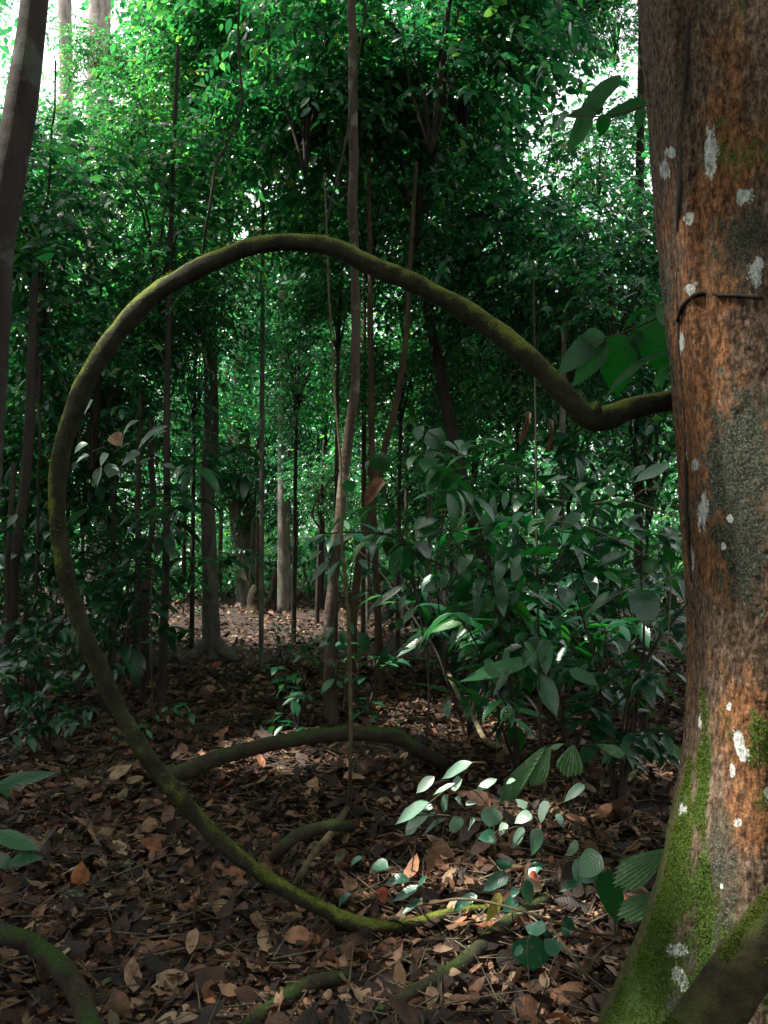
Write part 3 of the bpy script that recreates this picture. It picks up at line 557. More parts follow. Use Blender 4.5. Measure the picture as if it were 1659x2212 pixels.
n4 = N(t, 'ShaderNodeTexNoise', i_Scale=38., i_Detail=6., i_Roughness=.75); t.links.new(mp.outputs[0], n4.inputs['Vector'])
def fac(nm, amp, lo, hi):
    v = math_(t, 'ADD', att(nm), math_(t, 'MULTIPLY', math_(t, 'SUBTRACT', math_(t, 'MULTIPLY_ADD', n4.outputs[0], .6, math_(t, 'MULTIPLY', n2.outputs[0], .4)), .5), amp * 1.4)); return ramp(t, v, [(lo, (0, 0, 0)), (hi, (1, 1, 1))]).outputs[0]
c = mixc(t, fac('orange', 1.9, .35, .62), c, oc)
dc = ramp(t, n2.outputs[0], [(.4, (.010, .011, .008)), (.52, (.045, .05, .032)), (.65, (.14, .15, .11))]).outputs[0]; c = mixc(t, fac('dark', 2.6, .35, .85), c, dc)
mc = ramp(t, n2.outputs[0], [(.3, (.010, .022, .004)), (.5, (.035, .075, .012)), (.66, (.12, .18, .035)), (.8, (.2, .25, .06))]).outputs[0]; c = mixc(t, fac('moss', 2.2, .35, .8), c, mc)
lc = ramp(t, n1.outputs[0], [(.38, (.16, .18, .14)), (.5, (.50, .52, .48)), (.62, (.8, .8, .78))]).outputs[0]; c = mixc(t, fac('lichen', 2.4, .5, .62), c, lc)
h = math_(t, 'ADD', n1.outputs[0], math_(t, 'MULTIPLY', n2.outputs[0], .6)); bp = N(t, 'ShaderNodeBump', i_Strength=.8, i_Distance=.009); t.links.new(h, bp.inputs['Height'])
p = N(t, 'ShaderNodeBsdfPrincipled', i_Roughness=.85); p.inputs['Specular IOR Level'].default_value = .25
t.links.new(c, p.inputs['Base Color']); t.links.new(bp.outputs[0], p.inputs['Normal']); o = N(t, 'ShaderNodeOutputMaterial'); t.links.new(p.outputs[0], o.inputs[0])
base = np.array([.83 + R0, AY, 0.])
BT = thing('big_tree', 'massive rough trunk with orange bark, white lichen spots and mossy flared foot', 'tree', base)
tb_.build('trunk', m, BT, base, attrs={'orange': org, 'moss': moss, 'lichen': lich, 'dark': drk})
rg = np.random.default_rng(3); cand = np.nonzero((moss > .55) & facing & (Vt[:, 2] > .02) & (Vt[:, 2] < 1.6) & (nB > -.25))[0]; k = rg.choice(cand, 42000)
v = nrm(Vt[k] - np.stack([np.interp(Vt[k][:, 2], Z, axx), np.full(len(k), AY), Vt[k][:, 2]], 1)); mb = Buf()
leaves(mb, Vt[k] + rg.normal(0, .002, (len(k), 3)), v + rg.normal(0, .6, (len(k), 3)) + [0, 0, .2], rg.normal(0, 1, (len(k), 3)), rg.uniform(.004, .010, len(k)), .0014, T=T_LO)
mo = mb.build('moss', M_MOSS, BT, base); mo['kind'] = 'stuff'
def onbark(px, py):
    d2 = (ppx - px) ** 2 + (ppy - py) ** 2 + np.where(facing, 0, 1e9); k = int(np.argmin(d2)); nv = nrm(Vt[k] - np.array([np.interp(Vt[k][2], Z, axx), AY, Vt[k][2]])); return Vt[k] + nv * .004
cb = Buf(); P = [onbark(*q) for q in ((1500, 20), (1482, 200), (1478, 330), (1472, 460), (1468, 600), (1470, 740), (1478, 880), (1484, 1010), (1488, 1130), (1500, 1260))]
tube(cb, P, [.005, .006, .007, .007, .006, .007, .006, .006, .005, .003], n=10, step=.02, bump=.5, bs=30, wob=.014)
CVo = cb.build('creeper', B_DARK); tag(CVo, 'thin dark creeper running straight up the orange bark', 'creeper')
cb = Buf(); tube(cb, [onbark(*q) for q in ((1470, 690), (1482, 655), (1505, 634), (1530, 628), (1560, 634), (1600, 634), (1655, 640))], [.005, .006, .0065, .006, .006, .005, .005], n=10, step=.02, bump=.5, bs=30, wob=.008)
tag(cb.build('creeper', B_DARK), 'short creeper curving right across the orange bark', 'creeper')
# ------------------------------------------------------------------ lianas and roots
def liana(name, label, pts, mat=None, n=22, step=.025, bump=.12, bs=14, cat='liana', ground=False, wob=0., group=None, **kw):
    """pts: (px, py, d, width px); d None = lies on the ground"""
    P, r_ = [], []
    for (px, py, d, w) in pts:
        if d is None:
            q = G(px, py); d = q[1]; rr = w * d / FPX / 2; q = q + np.array([0, 0, rr * .7 + (.02 if w >= 18 else .012)])
        else: q = W(px, py, d); rr = w * d / FPX / 2
        if name == 'arching_liana': rr *= .77
        P.append(q); r_.append(rr)
    b = Buf(); tube_last = tube(b, P, r_, n=n, step=step, bump=bump, bs=bs, wob=wob, **kw)
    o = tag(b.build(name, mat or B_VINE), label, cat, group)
    if name in ('arching_liana', 'leaning_root', 'low_liana', 'surface_root', 'mossy_branch', 'corner_liana') and (mat in (None, B_ROOT, B_LEAN)):
        rg = np.random.default_rng(len(label)); C, rr = tube_last; Tn = nrm(np.gradient(C, axis=0))
        m_ = int(len(C) * (.010 / .010) * (9 if name == 'arching_liana' else 14)) if name != 'leaning_root' else 6000
        k = rg.integers(0, len(C), m_); v = np.array([-.35, -.1, 1.]) + rg.normal(0, .42, (m_, 3)); v = nrm(v - Tn[k] * np.sum(v * Tn[k], 1, keepdims=True))
        p_ = C[k] + v * (rr[k] * .97)[:, None] + Tn[k] * rg.uniform(-.5, .5, (m_, 1)) * .02
        q_ = fbm(p_ * 9, 3, 66) > -.12; p_, v = p_[q_], v[q_]; m_ = len(p_); mb = Buf()
        leaves(mb, p_, v + rg.normal(0, .7, (m_, 3)), rg.normal(0, 1, (m_, 3)), rg.uniform(.005, .012, m_), .0016, T=T_LO)
        mo = mb.build('moss', M_MOSS); mo.parent = o; mo['kind'] = 'stuff'
    return o
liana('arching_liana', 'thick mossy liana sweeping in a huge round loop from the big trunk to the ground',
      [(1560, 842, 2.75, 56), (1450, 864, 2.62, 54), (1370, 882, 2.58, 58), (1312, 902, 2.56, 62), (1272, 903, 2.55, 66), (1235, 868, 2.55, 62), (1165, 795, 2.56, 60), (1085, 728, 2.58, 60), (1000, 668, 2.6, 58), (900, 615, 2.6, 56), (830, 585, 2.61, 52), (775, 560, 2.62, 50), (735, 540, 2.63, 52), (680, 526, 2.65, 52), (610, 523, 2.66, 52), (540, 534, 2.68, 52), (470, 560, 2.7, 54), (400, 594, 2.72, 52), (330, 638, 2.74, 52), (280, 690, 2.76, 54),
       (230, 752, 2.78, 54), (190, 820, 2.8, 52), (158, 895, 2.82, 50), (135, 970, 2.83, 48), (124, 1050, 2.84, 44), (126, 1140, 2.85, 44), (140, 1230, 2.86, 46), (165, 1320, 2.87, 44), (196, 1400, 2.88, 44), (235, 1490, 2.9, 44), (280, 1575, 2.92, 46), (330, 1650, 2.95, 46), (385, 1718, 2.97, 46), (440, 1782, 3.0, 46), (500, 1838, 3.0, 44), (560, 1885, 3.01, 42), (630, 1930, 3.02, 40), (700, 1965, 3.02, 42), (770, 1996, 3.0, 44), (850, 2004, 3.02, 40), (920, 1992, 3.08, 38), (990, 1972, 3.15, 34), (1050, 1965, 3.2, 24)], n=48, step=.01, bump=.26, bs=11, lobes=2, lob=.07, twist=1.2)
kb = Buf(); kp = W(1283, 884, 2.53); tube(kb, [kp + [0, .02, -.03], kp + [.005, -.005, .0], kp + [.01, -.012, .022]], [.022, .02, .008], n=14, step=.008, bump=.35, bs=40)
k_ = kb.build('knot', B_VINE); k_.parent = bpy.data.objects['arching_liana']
liana('low_liana', 'low mossy liana arching over the litter inside the loop', [(330, 1690, None, 34), (400, 1668, 4.1, 34), (455, 1642, 4.15, 34), (540, 1618, 4.2, 33), (620, 1600, 4.25, 32), (700, 1588, 4.3, 32), (790, 1584, 4.35, 32), (860, 1594, 4.4, 32), (905, 1622, 4.45, 30), (960, 1668, None, 28)], B_ROOT)
liana('surface_root', 'small bright mossy root arching out of the litter below the low liana', [(590, 1868, None, 20), (606, 1836, 3.4, 26), (640, 1806, 3.45, 28), (690, 1790, 3.5, 28), (725, 1784, 3.55, 24), (760, 1800, None, 18)], B_ROOT, cat='root')
liana('surface_root', 'thin bare root running diagonally down to the liana from the upright vine', [(752, 1752, None, 14), (715, 1800, 3.5, 16), (680, 1840, 3.35, 15), (650, 1890, 3.2, 14), (630, 1940, None, 13), (622, 1990, None, 11)], B_TWIG, cat='root', n=12)
liana('hanging_vine', 'thin upright vine dropping to the litter in the middle of the loop', [(700, 380, 4.3, 3), (712, 640, 4.2, 4), (722, 850, 4.1, 5), (735, 1000, 4.05, 6), (738, 1150, 4., 7), (750, 1300, 4., 8), (757, 1480, 4., 9), (758, 1640, 4., 9), (752, 1758, None, 12)], B_TWIG, cat='vine', n=10, wob=.01)
liana('hanging_vine', 'very thin straight vine hanging down over the right-hand shrubs', [(1152, 560, 4.9, 3), (1157, 900, 4.9, 4), (1160, 1200, 4.9, 5), (1166, 1500, 4.9, 6), (1170, 1690, None, 7)], B_DARK, cat='vine', n=8)
liana('hanging_vine', 'dark twisted vine hanging among leaves at upper left of centre', [(520, -60, 6, 5), (516, 120, 6, 5), (522, 240, 6, 5), (490, 320, 6, 6), (466, 360, 6, 6), (452, 440, 6, 6), (440, 560, 6.2, 5)], B_DARK, cat='vine', n=8, wob=.03)
liana('hanging_vine', 'dark twisted vine dangling left of the tall pale tree', [(800, -40, 6, 4), (770, 150, 5.9, 4), (742, 330, 5.8, 5), (722, 420, 5.8, 4), (700, 500, 5.8, 3)], B_DARK, cat='vine', n=8, wob=.03)
liana('corner_liana', 'grey mossy liana bending down at the bottom left corner', [(-80, 1985, None, 40), (0, 2012, 2.45, 38), (70, 2040, 2.42, 40), (130, 2090, 2.36, 44), (170, 2150, 2.28, 46), (195, 2230, 2.2, 48), (205, 2330, 2.1, 48)], B_ROOT)
liana('mossy_branch', 'mossy fallen branch half buried at the bottom centre', [(480, 2290, None, 30), (560, 2225, None, 34), (640, 2170, None, 36), (700, 2145, None, 34), (760, 2132, None, 20)], B_ROOT, cat='branch')
liana('mossy_branch', 'long dark mossy branch lying diagonally below the pale-leaved seedling', [(800, 2225, None, 26), (900, 2168, None, 34), (985, 2120, None, 36), (1060, 2052, None, 34), (1110, 2005, None, 28), (1180, 1960, None, 20)], B_ROOT, cat='branch')
liana('leaning_root', 'fat yellow-green mossy root slanting across the bottom right corner', [(1330, 2500, 1.65, 130), (1440, 2330, 1.66, 124), (1530, 2205, 1.67, 118), (1610, 2090, 1.68, 112), (1690, 1980, 1.69, 108), (1790, 1850, 1.7, 104)], B_LEAN, cat='root', n=60, step=.012, bump=.10, bs=12, lobes=5, lob=.05, twist=.3)
liana('bare_branch', 'pale forked bare branch lying on the sunlit litter right of centre', [(965, 1452, None, 9), (985, 1490, 5.2, 10), (1020, 1545, 4.7, 11), (1050, 1600, 4.35, 11), (1080, 1622, None, 10), (1150, 1640, None, 8)], B_STICK, cat='branch', n=10, bump=.25, bs=30)
liana('fallen_stick', 'dark fallen stick at the lower left, lying level in the litter', [(120, 2120, None, 12), (250, 2122, None, 14), (380, 2112, None, 14), (490, 2088, None, 10)], B_DARK, cat='stick', n=10)
liana('fallen_stick', 'slim brown stick lying under the lower part of the liana', [(380, 1800, None, 9), (430, 1765, None, 9), (470, 1730, None, 8)], B_TWIG, cat='stick', n=8)
liana('fallen_stick', 'short diagonal stick on dark litter left of the loop bottom', [(270, 1960, None, 6), (310, 1925, None, 7), (345, 1890, None, 6)], B_TWIG, cat='stick', n=8)
liana('fallen_stick', 'thin arched dark twig over the litter at the lower right', [(872, 1965, None, 5), (930, 1952, 2.95, 6), (990, 1942, 2.9, 6), (1060, 1950, 2.85, 6), (1150, 1975, 2.75, 6), (1260, 2012, 2.7, 6), (1330, 2030, None, 5)], B_TWIG, cat='stick', n=8)
liana('fallen_stick', 'straight pale twig leaning in the litter near the foot of the big trunk', [(1180, 1985, 2.75, 5), (1230, 2060, 2.62, 6), (1285, 2135, None, 6)], B_STICK, cat='stick', n=8)
liana('fallen_stick', 'brown stick at the left edge below the dark seedlings', [(-10, 1876, None, 9), (80, 1884, None, 9), (170, 1905, None, 8), (280, 1945, None, 7)], B_DARK, cat='stick', n=8)
# clearing stump
sb = Buf(); f = G(548, 1322)
def stumpbit(b, c, r0, h, seed, lean=(0, 0)):
    C, rr = tube(b, [c - [0, 0, .1], c + [lean[0] * .3, 0, h * .3], c + [lean[0], 0, h * .75], c + [lean[0] * 1.2, 0, h]], [r0 * 1.5, r0, r0 * .75, r0 * .25], n=24, step=.04, bump=.55, bs=5, seed=seed)
stumpbit(sb, f, .14, .5, 2); stumpbit(sb, G(588, 1318), .09, .8, 5, (.05, 0)); stumpbit(sb, G(572, 1316), .12, .22, 7)
so_ = sb.build('rotten_stump', B_STUMP); tag(so_, 'dark rotten stump with two jagged spikes at the back of the clearing', 'stump')
# ------------------------------------------------------------------ hand placed leaves
def leafset(items, conv, d, T=T_HI, lean=(.75, .55), seed=0, buf=None, wav=.012, curl=0., fold=.22, droop=.38, wf=1.32, dj=.04):
    rg = np.random.default_rng(seed); B, D, NN, L, Wd = [], [], [], [], []
    for it in items:
        (bx, by, tx, ty, w) = it[:5]; dd = d + (it[5] if len(it) > 5 else 0)
        p0 = W(*conv(bx, by), dd + rg.uniform(-dj, dj)); p1 = W(*conv(tx, ty), dd + rg.uniform(-dj, dj)); v = p1 - p0; l = np.linalg.norm(v)
        nn = np.array([rg.normal(0, .25), -lean[1], lean[0]]) + rg.normal(0, .1, 3)
        sc_ = conv(100, 0)[0] - conv(0, 0)[0]
        B.append(p0); D.append(v); NN.append(nn); L.append(l * 1.03); Wd.append(w * sc_ / 100 * dd / FPX / 2 * wf)
    buf = buf or Buf(); leaves(buf, np.array(B), np.array(D), np.array(NN), np.array(L), np.array(Wd), droop=rg.uniform(0, 2 * droop, len(B)), fold=fold, T=T, curl=curl, wav=wav); return buf
ident = lambda x, y: (x, y)
zA = lambda x, y: (822.9 + x * .2667, 1574.9 + y * .2667)
zB = lambda x, y: (1176.8 + x * .38, 132.7 + y * .38)
zC = lambda x, y: (575.1 + x * .32, 929 + y * .32)
zD = lambda x, y: (x * .5013, 707.9 + y * .5013)
zE = lambda x, y: (x * .5013, 1415.7 + y * .5013)
def stemset(paths, conv, d, w, par, base, mat=None, name='stems'):
    b = Buf()
    for q, pth in enumerate(paths):
        P = [W(*conv(*p_[:2]), d + (p_[2] if len(p_) > 2 else 0)) for p_ in pth]; tube(b, P, np.linspace(w, w * .5, len(P)), n=6, step=.03, seed=q)
    return b.build(name, mat or B_TWIG, par, base)
# pale seedling
base = G(888, 1888)
T = thing('pale_seedling', 'seedling with shining pale leaves, brightest plant on the litter at lower right', 'seedling', base)
leafset([(740, 270, 465, 390, 90), (435, 385, 265, 510, 70), (660, 410, 570, 490, 90), (600, 440, 400, 520, 40), (940, 405, 740, 490, 60), (385, 590, 95, 765, 95), (390, 690, 140, 800, 75), (545, 525, 465, 705, 60), (585, 705, 650, 870, 105),
         (765, 740, 650, 800, 80), (1090, 415, 980, 425, 40), (600, 560, 700, 600, 60), (420, 640, 320, 610, 60), (300, 760, 170, 870, 55), (690, 620, 780, 560, 50)], zA, 3.2, seed=1).build('foliage', M_PALE, T, base)
leafset([(530, 720, 295, 830, 40), (380, 580, 170, 665, 50), (440, 690, 370, 690, 35)], zA, 3.24, seed=2).build('shaded_foliage', M_TEAL, T, base)  # same plant's leaves in shade, the shade put into a darker green
stemset([[(245, 1175, .28), (290, 850, .1), (285, 700), (390, 600), (540, 480), (600, 430)], [(285, 700), (400, 690), (540, 700), (640, 720)], [(870, 630), (780, 520), (670, 465), (550, 470)], [(740, 270), (830, 270)]], zA, 3.2, .003, T, base)
base = G(1062, 1905)
T = thing('drip_tip_seedling', 'seedling of dull green leaves with long drip tips right of the shining one', 'seedling', base)
leafset([(905, 635, 878, 815, 130), (1220, 690, 1065, 735, 75), (1360, 590, 1210, 780, 75), (1150, 795, 1055, 990, 55), (1225, 810, 1335, 1075, 150), (1645, 450, 1470, 585, 65), (1570, 895, 1525, 1160, 65), (1180, 640, 1090, 560, 50), (1420, 690, 1500, 780, 55), (1010, 760, 960, 850, 50)], zA, 3.1, seed=3, T=T_BR).build('foliage', M_PALE, T, base)
leafset([(930, 870, 790, 870, 90), (1300, 1090, 1170, 1165, 70)], zA, 3.1, seed=4, T=T_BR).build('green_foliage', M_TEAL, T, base)
stemset([[(940, 1200, .1), (925, 950), (910, 700), (905, 640)], [(925, 840), (1060, 800), (1200, 765), (1225, 800)], [(1200, 765), (1250, 740)], [(1380, 690), (1420, 620), (1500, 580)], [(1350, 750), (1480, 800), (1560, 890)]], zA, 3.1, .0025, T, base)
base = G(1085, 1990)
T = thing('glossy_seedling', 'low seedling with glossy blue-green leaves beside the yellow leaf', 'seedling', base)
leafset([(1035, 1190, 785, 1290, 105), (1095, 1365, 975, 1500, 75), (1130, 1260, 1330, 1450, 120), (1105, 1290, 1060, 1330, 50), (780, 1350, 470, 1450, 70), (1620, 1235, 1450, 1275, 55), (1660, 1080, 1540, 1220, 110), (1720, 1030, 1560, 1170, 90), (1290, 1540, 1400, 1590, 60),
         (1300, 1590, 1400, 1650, 90), (1490, 1570, 1520, 1700, 60), (1000, 1045, 1000, 1160, 100)], zA, 2.9, seed=5, T=T_BR).build('foliage', M_TEAL, T, base)
stemset([[(1070, 1560, .0), (1055, 1400), (1050, 1180), (1040, 1190)], [(1060, 1380), (1160, 1250)]], zA, 2.9, .0025, T, base)
base = G(820, 1975)
T = thing('low_seedling', 'low seedling with narrow green leaves touching the end of the liana', 'seedling', base)
leafset([(235, 1225, 30, 1175, 75), (365, 1190, 300, 1260, 30), (310, 1270, 90, 1395, 70), (330, 1370, 150, 1500, 45), (-240, 1330, -470, 1450, 80), (-150, 1040, -300, 1100, 55), (-60, 1090, 60, 1130, 100)], zA, 2.88, seed=6).build('foliage', M_TEAL, T, base)
stemset([[(200, 1500), (260, 1330), (310, 1265)], [(230, 1180), (280, 1230)], [(-230, 1340), (-100, 1300), (100, 1420), (200, 1480)]], zA, 2.9, .002, T, base)
base = G(1160, 2100)
T = thing('round_leaf_seedling', 'tiny seedling with one large round glossy leaf near the bottom right', 'seedling', base)
leafset([(1145, 2020, 1152, 2105, 62), (1178, 2012, 1132, 2000, 28), (1176, 2050, 1215, 2042, 28), (1215, 1985, 1245, 2010, 18), (1130, 2050, 1105, 2060, 16)], ident, 2.55, seed=7, T=T_BR, droop=.1).build('foliage', M_TEAL, T, base)
stemset([[(1150, 2200), (1142, 2100), (1140, 2030), (1160, 2015), (1200, 1995)]], ident, 2.56, .002, T, base)
base = G(1330, 1985)
T = thing('dark_seedling', 'dark green broad-leaved seedling close to the mossy foot of the big trunk', 'seedling', base)
leafset([(1310, 1880, 1335, 2000, 40), (1340, 1855, 1355, 1930, 30), (1300, 1850, 1240, 1890, 45), (1290, 1870, 1240, 1905, 35)], ident, 2.8, seed=8, T=T_BR).build('foliage', M_SHRUB, T, base)
stemset([[(1330, 2020), (1325, 1930), (1315, 1870)], [(1315, 1870), (1295, 1850)]], ident, 2.8, .003, T, base)
# jagged palm leaflets
def fan(buf, b, tip, w, d, conv, nrib=9, lean=(.7, .6)):
    p0 = W(*conv(*b), d); p1 = W(*conv(*tip), d - .03); v = p1 - p0; L = np.linalg.norm(v); D = v / L
    nn = np.array([0, -lean[1], lean[0]]); nn = nrm(nn - D * nn.dot(D)); S = np.cross(nn, D)
    sc_ = (conv(100, 0)[0] - conv(0, 0)[0]) / 100; wd = w * sc_ * d / FPX / 2 * 1.2
    rg = np.random.default_rng(int(b[0])); nc = nrib * 4 + 1; nr = 14; vs = np.linspace(-1, 1, nc)
    end = .78 + .22 * (1 - np.abs(vs)) + np.where(np.arange(nc) % 4 == 2, .05, -.02) * rg.uniform(.6, 1.8, nc)
    us = np.linspace(0, 1, nr)
    U_, V_ = np.meshgrid(us, vs, indexing='ij'); E = end[None] * np.ones((nr, 1))
    prof = np.minimum(1, .06 + U_ ** .8 * 1.15)
    pts = p0 + D * (L * U_ * E)[..., None] + S * (wd * V_ * prof)[..., None] + nn * (wd * .10 * prof * np.cos(V_ * np.pi * nrib) - .12 * L * U_ ** 2)[..., None]
    i = np.arange(nr - 1)[:, None] * nc; j = np.arange(nc - 1)[None]
    buf.add(pts.reshape(-1, 3), np.stack([i + j, i + j + 1, i + nc + j + 1, i + nc + j], -1).reshape(-1, 4), np.stack([U_.ravel(), np.full(nr * nc, .2)], 1))
M_FAN = leaf_mat('ribbed_palm_leaflet', [(0, (.06, .16, .06)), (1, (.11, .21, .09))], trans=(.15, .3, .15), tf=.25, rough=.45, spots=.5)
base = G(1165, 1760); T = thing('fishtail_palm', 'young palm with jagged ribbed leaflets over the shaded litter at lower right', 'palm', base)
fb_ = Buf(); fan(fb_, (1330, 140), (930, 590), 125, 3.3, zA); fan(fb_, (1372, 140), (1205, 460), 140, 3.3, zA); fan(fb_, (1560, 130), (1515, 390), 175, 3.3, zA, nrib=7); fan(fb_, (1478, 118), (1378, 150), 40, 3.3, zA, nrib=3)
fan(fb_, (1750, 128), (1985, 195), 90, 3.35, zA, nrib=4)
fb_.build('foliage', M_FAN, T, base); stemset([[(1300, 1100, .1), (1305, 800, .05), (1310, 400), (1325, 140)], [(1325, 140), (1450, 122), (1600, 128), (1800, 135)]], zA, 3.34, .004, T, base, B_DARK)
base = G(1430, 1935); T = thing('fishtail_palm', 'pair of grey ribbed palm leaflets poking out beside the mossy trunk foot', 'palm', base)
fb_ = Buf(); fan(fb_, (1450, 1835), (1325, 1905), 52, 2.75, ident, nrib=8); fan(fb_, (1440, 1930), (1335, 1975), 40, 2.75, ident, nrib=6)
fb_.build('foliage', M_FAN, T, base); stemset([[(1450, 1990), (1455, 1930), (1450, 1830)]], ident, 2.76, .003, T, base, B_DARK)
# large climbing leaves upper right
base = W(1400, 240, 2.95); T = thing('climbing_aroid', 'cluster of large dark leaves against the sky beside the upper trunk', 'climbing plant', base)
leafset([(430, 75, 20, 430, 130), (335, 265, 110, 310, 105), (270, 320, 108, 490, 90), (352, 300, 292, 442, 85), (580, 225, 285, 312, 85), (548, 265, 530, 392, 70), (140, 290, -5, 395, 65)], zB, 2.95, seed=9, T=T_BR, wf=1.0, lean=(.35, .9), fold=.08).build('foliage', M_BIG, T, base)
stemset([[(620, 240), (400, 300), (270, 315), (140, 300)]], zB, 2.96, .004, T, base)
base = W(1440, 690, 2.9); T = thing('climbing_aroid', 'cluster of broad hanging dark leaves in the crook between liana and trunk', 'climbing plant', base)
leafset([(335, 1540, 55, 1765, 150), (350, 1590, 155, 1850, 130), (318, 1530, 190, 1660, 120), (430, 1545, 395, 1950, 215, .04), (500, 1530, 560, 1650, 100), (600, 1440, 650, 1800, 200, .05), (640, 1400, 760, 1500, 130)], zB, 2.92, seed=10, T=T_BR, wf=1.0, lean=(.3, .95), fold=.08).build('foliage', M_BIG, T, base)
leafset([(600, 1425, 398, 1455, 95), (720, 1660, 262, 1755, 105), (715, 1700, 588, 1865, 95), (530, 1310, 405, 1355, 28), (610, 1330, 540, 1365, 25)], zB, 2.86, seed=12, T=T_BR, wf=1.1, lean=(.95, .35)).build('glossy_foliage', M_BIG, T, base)
stemset([[(720, 1420), (500, 1520), (350, 1570), (250, 1610)]], zB, 2.9, .004, T, base)
# centre shrub
base = G(920, 1650); T = thing('veined_shrub', 'shrub with whorls of long corrugated leaves in front of the slender brown trunks', 'shrub', base)
leafset([(950, 780, 955, 1012, 112), (920, 785, 795, 930, 70), (900, 800, 842, 1000, 70), (905, 760, 780, 850, 55), (990, 760, 1190, 865, 95), (1010, 790, 1110, 900, 80), (1080, 585, 968, 660, 45), (1165, 605, 975, 650, 60), (1175, 680, 970, 685, 75), (795, 680, 700, 690, 50),
         (410, 708, 288, 805, 58), (522, 688, 402, 795, 52), (400, 700, 180, 775, 36), (600, 705, 440, 748, 45), (372, 820, 262, 872, 48), (780, 150, 760, 315, 105), (700, 210, 640, 290, 50), (545, 335, 578, 425, 80), (860, 665, 760, 720, 40),
         (620, 880, 705, 935, 50), (500, 880, 360, 1060, 60), (430, 880, 280, 1030, 50), (950, 1040, 640, 1205, 40), (1000, 1200, 885, 1305, 40), (950, 1110, 840, 1250, 40), (870, 1170, 840, 1220, 30)], zC, 4.5, seed=13).build('foliage', M_SHRUB, T, base)
stemset([[(1060, 2250), (1095, 1900), (1095, 1650), (1060, 1400), (1030, 1200), (1000, 1000), (980, 800), (930, 750)], [(930, 750), (800, 700), (560, 690), (400, 700)], [(980, 800), (1100, 870), (1200, 920)], [(930, 750), (830, 520), (780, 300), (775, 150)], [(400, 700), (310, 570), (400, 380), (520, 250)]], zC, 4.5, .008, T, base, B_DARK)
base = G(1000, 1560); T = thing('veined_shrub', 'shrub of broad ribbed leaves with one bright green leaf, under the elbow of the liana', 'shrub', base)
leafset([(1090, 0, 1205, 130, 115), (1180, 85, 1305, 140, 95), (1265, 75, 1405, 165, 90), (1150, 150, 1060, 165, 60), (1290, 190, 1190, 160, 60), (1060, -30, 980, 70, 80), (1400, 840, 1245, 940, 80), (1470, 885, 1300, 965, 90), (1345, 1015, 1355, 1095, 65), (1340, 1090, 1345, 1205, 95), (1240, 880, 1195, 910, 50),
         (1335, 1235, 1190, 1350, 80), (1345, 1245, 1425, 1325, 105), (1545, 1150, 1415, 1200, 110), (1310, 1290, 1220, 1485, 62), (1430, 1455, 1345, 1555, 55), (1170, 1060, 1050, 1080, 90), (1600, 1250, 1540, 1310, 40), (1530, 1350, 1440, 1430, 40)], zC, 4.7, seed=14).build('foliage', M_SHRUB, T, base)
stemset([[(1210, 1650), (1185, 1400), (1160, 1150), (1140, 1000), (1150, 880), (1200, 500), (1180, 100), (1090, 10)], [(1160, 1080), (1290, 1060), (1380, 1110), (1420, 1150)], [(1185, 1300), (1300, 1270), (1340, 1240)]], zC, 4.7, .006, T, base, B_DARK)
M_MIX = M_SHRUB
base = G(1290, 1560); T = thing('arching_shrub', 'arching shrub with a large finely veined leaf drooping next to the big trunk', 'shrub', base)
zF = lambda x, y: (827.3 + x * .5013, 707.9 + y * .5013)
leafset([(1080, 1125, 1195, 1252, 112), (1000, 590, 915, 660, 38), (1235, 585, 1080, 665, 52), (890, 700, 848, 755, 34), (1110, 805, 1010, 870, 40), (1030, 830, 1125, 865, 45), (1280, 880, 1165, 890, 55), (1250, 870, 1190, 905, 30), (1045, 975, 880, 990, 45), (1045, 1005, 890, 1000, 35), (770, 770, 660, 840, 46), (690, 940, 622, 985, 40),
         (800, 640, 700, 665, 24), (880, 670, 800, 690, 28), (575, 880, 530, 905, 40), (1030, 740, 960, 742, 14), (770, 1245, 745, 1285, 45), (980, 1135, 870, 1222, 34), (1040, 1133, 820, 1215, 26), (700, 1115, 722, 1190, 34), (650, 1090, 660, 1160, 30), (760, 1110, 790, 1170, 34), (850, 800, 770, 850, 40), (880, 860, 800, 930, 42), (940, 900, 850, 960, 38),
         (1130, 590, 1060, 640, 30), (700, 700, 610, 745, 32), (1180, 1000, 1130, 1060, 50), (1220, 940, 1260, 1010, 44), (960, 680, 1000, 730, 36), (600, 1040, 540, 1085, 40), (1090, 1040, 1000, 1075, 34)], zF, 4.0, seed=31, dj=.12).build('foliage', M_SHRUB, T, base)
stemset([[(1215, 1500), (1240, 1100), (1210, 900), (1240, 870)], [(1240, 860), (1160, 1045), (1050, 1130), (820, 1225)], [(1275, 815), (1060, 750), (900, 755), (700, 740)], [(1120, 975), (980, 900), (830, 845), (650, 830)], [(1190, 690), (1120, 700), (1060, 750)], [(1240, 1000), (1290, 910)]], zF, 4.0, .004, T, base, B_STICK)
base = G(1165, 1665); T = thing('whorled_plant', 'dark plant with a small whorl of leaves, low under the right-hand shrubs', 'plant', base)
zG = lambda x, y: (827.3 + x * .5013, 1415.7 + y * .5013)
leafset([(640, -10, 550, 45, 44), (645, -5, 648, 62, 38), (700, -20, 712, 52, 40), (735, -10, 785, 38, 36), (600, -40, 520, -20, 34), (760, -60, 830, -30, 36), (650, 20, 330, 110, 60), (680, 80, 752, 265, 62), (600, 60, 590, 160, 60), (560, 50, 460, 180, 40), (800, 60, 930, 130, 50)], zG, 3.9, seed=32, dj=.1).build('foliage', M_SHRUB, T, base)
stemset([[(672, 400), (675, 200), (670, 60), (665, -20)]], zG, 3.92, .006, T, base, B_DARK)
base = G(700, 1545)
T = thing('small_sapling', 'small sapling with pale drooping leaves on the foot of the tall pale tree', 'sapling', base)
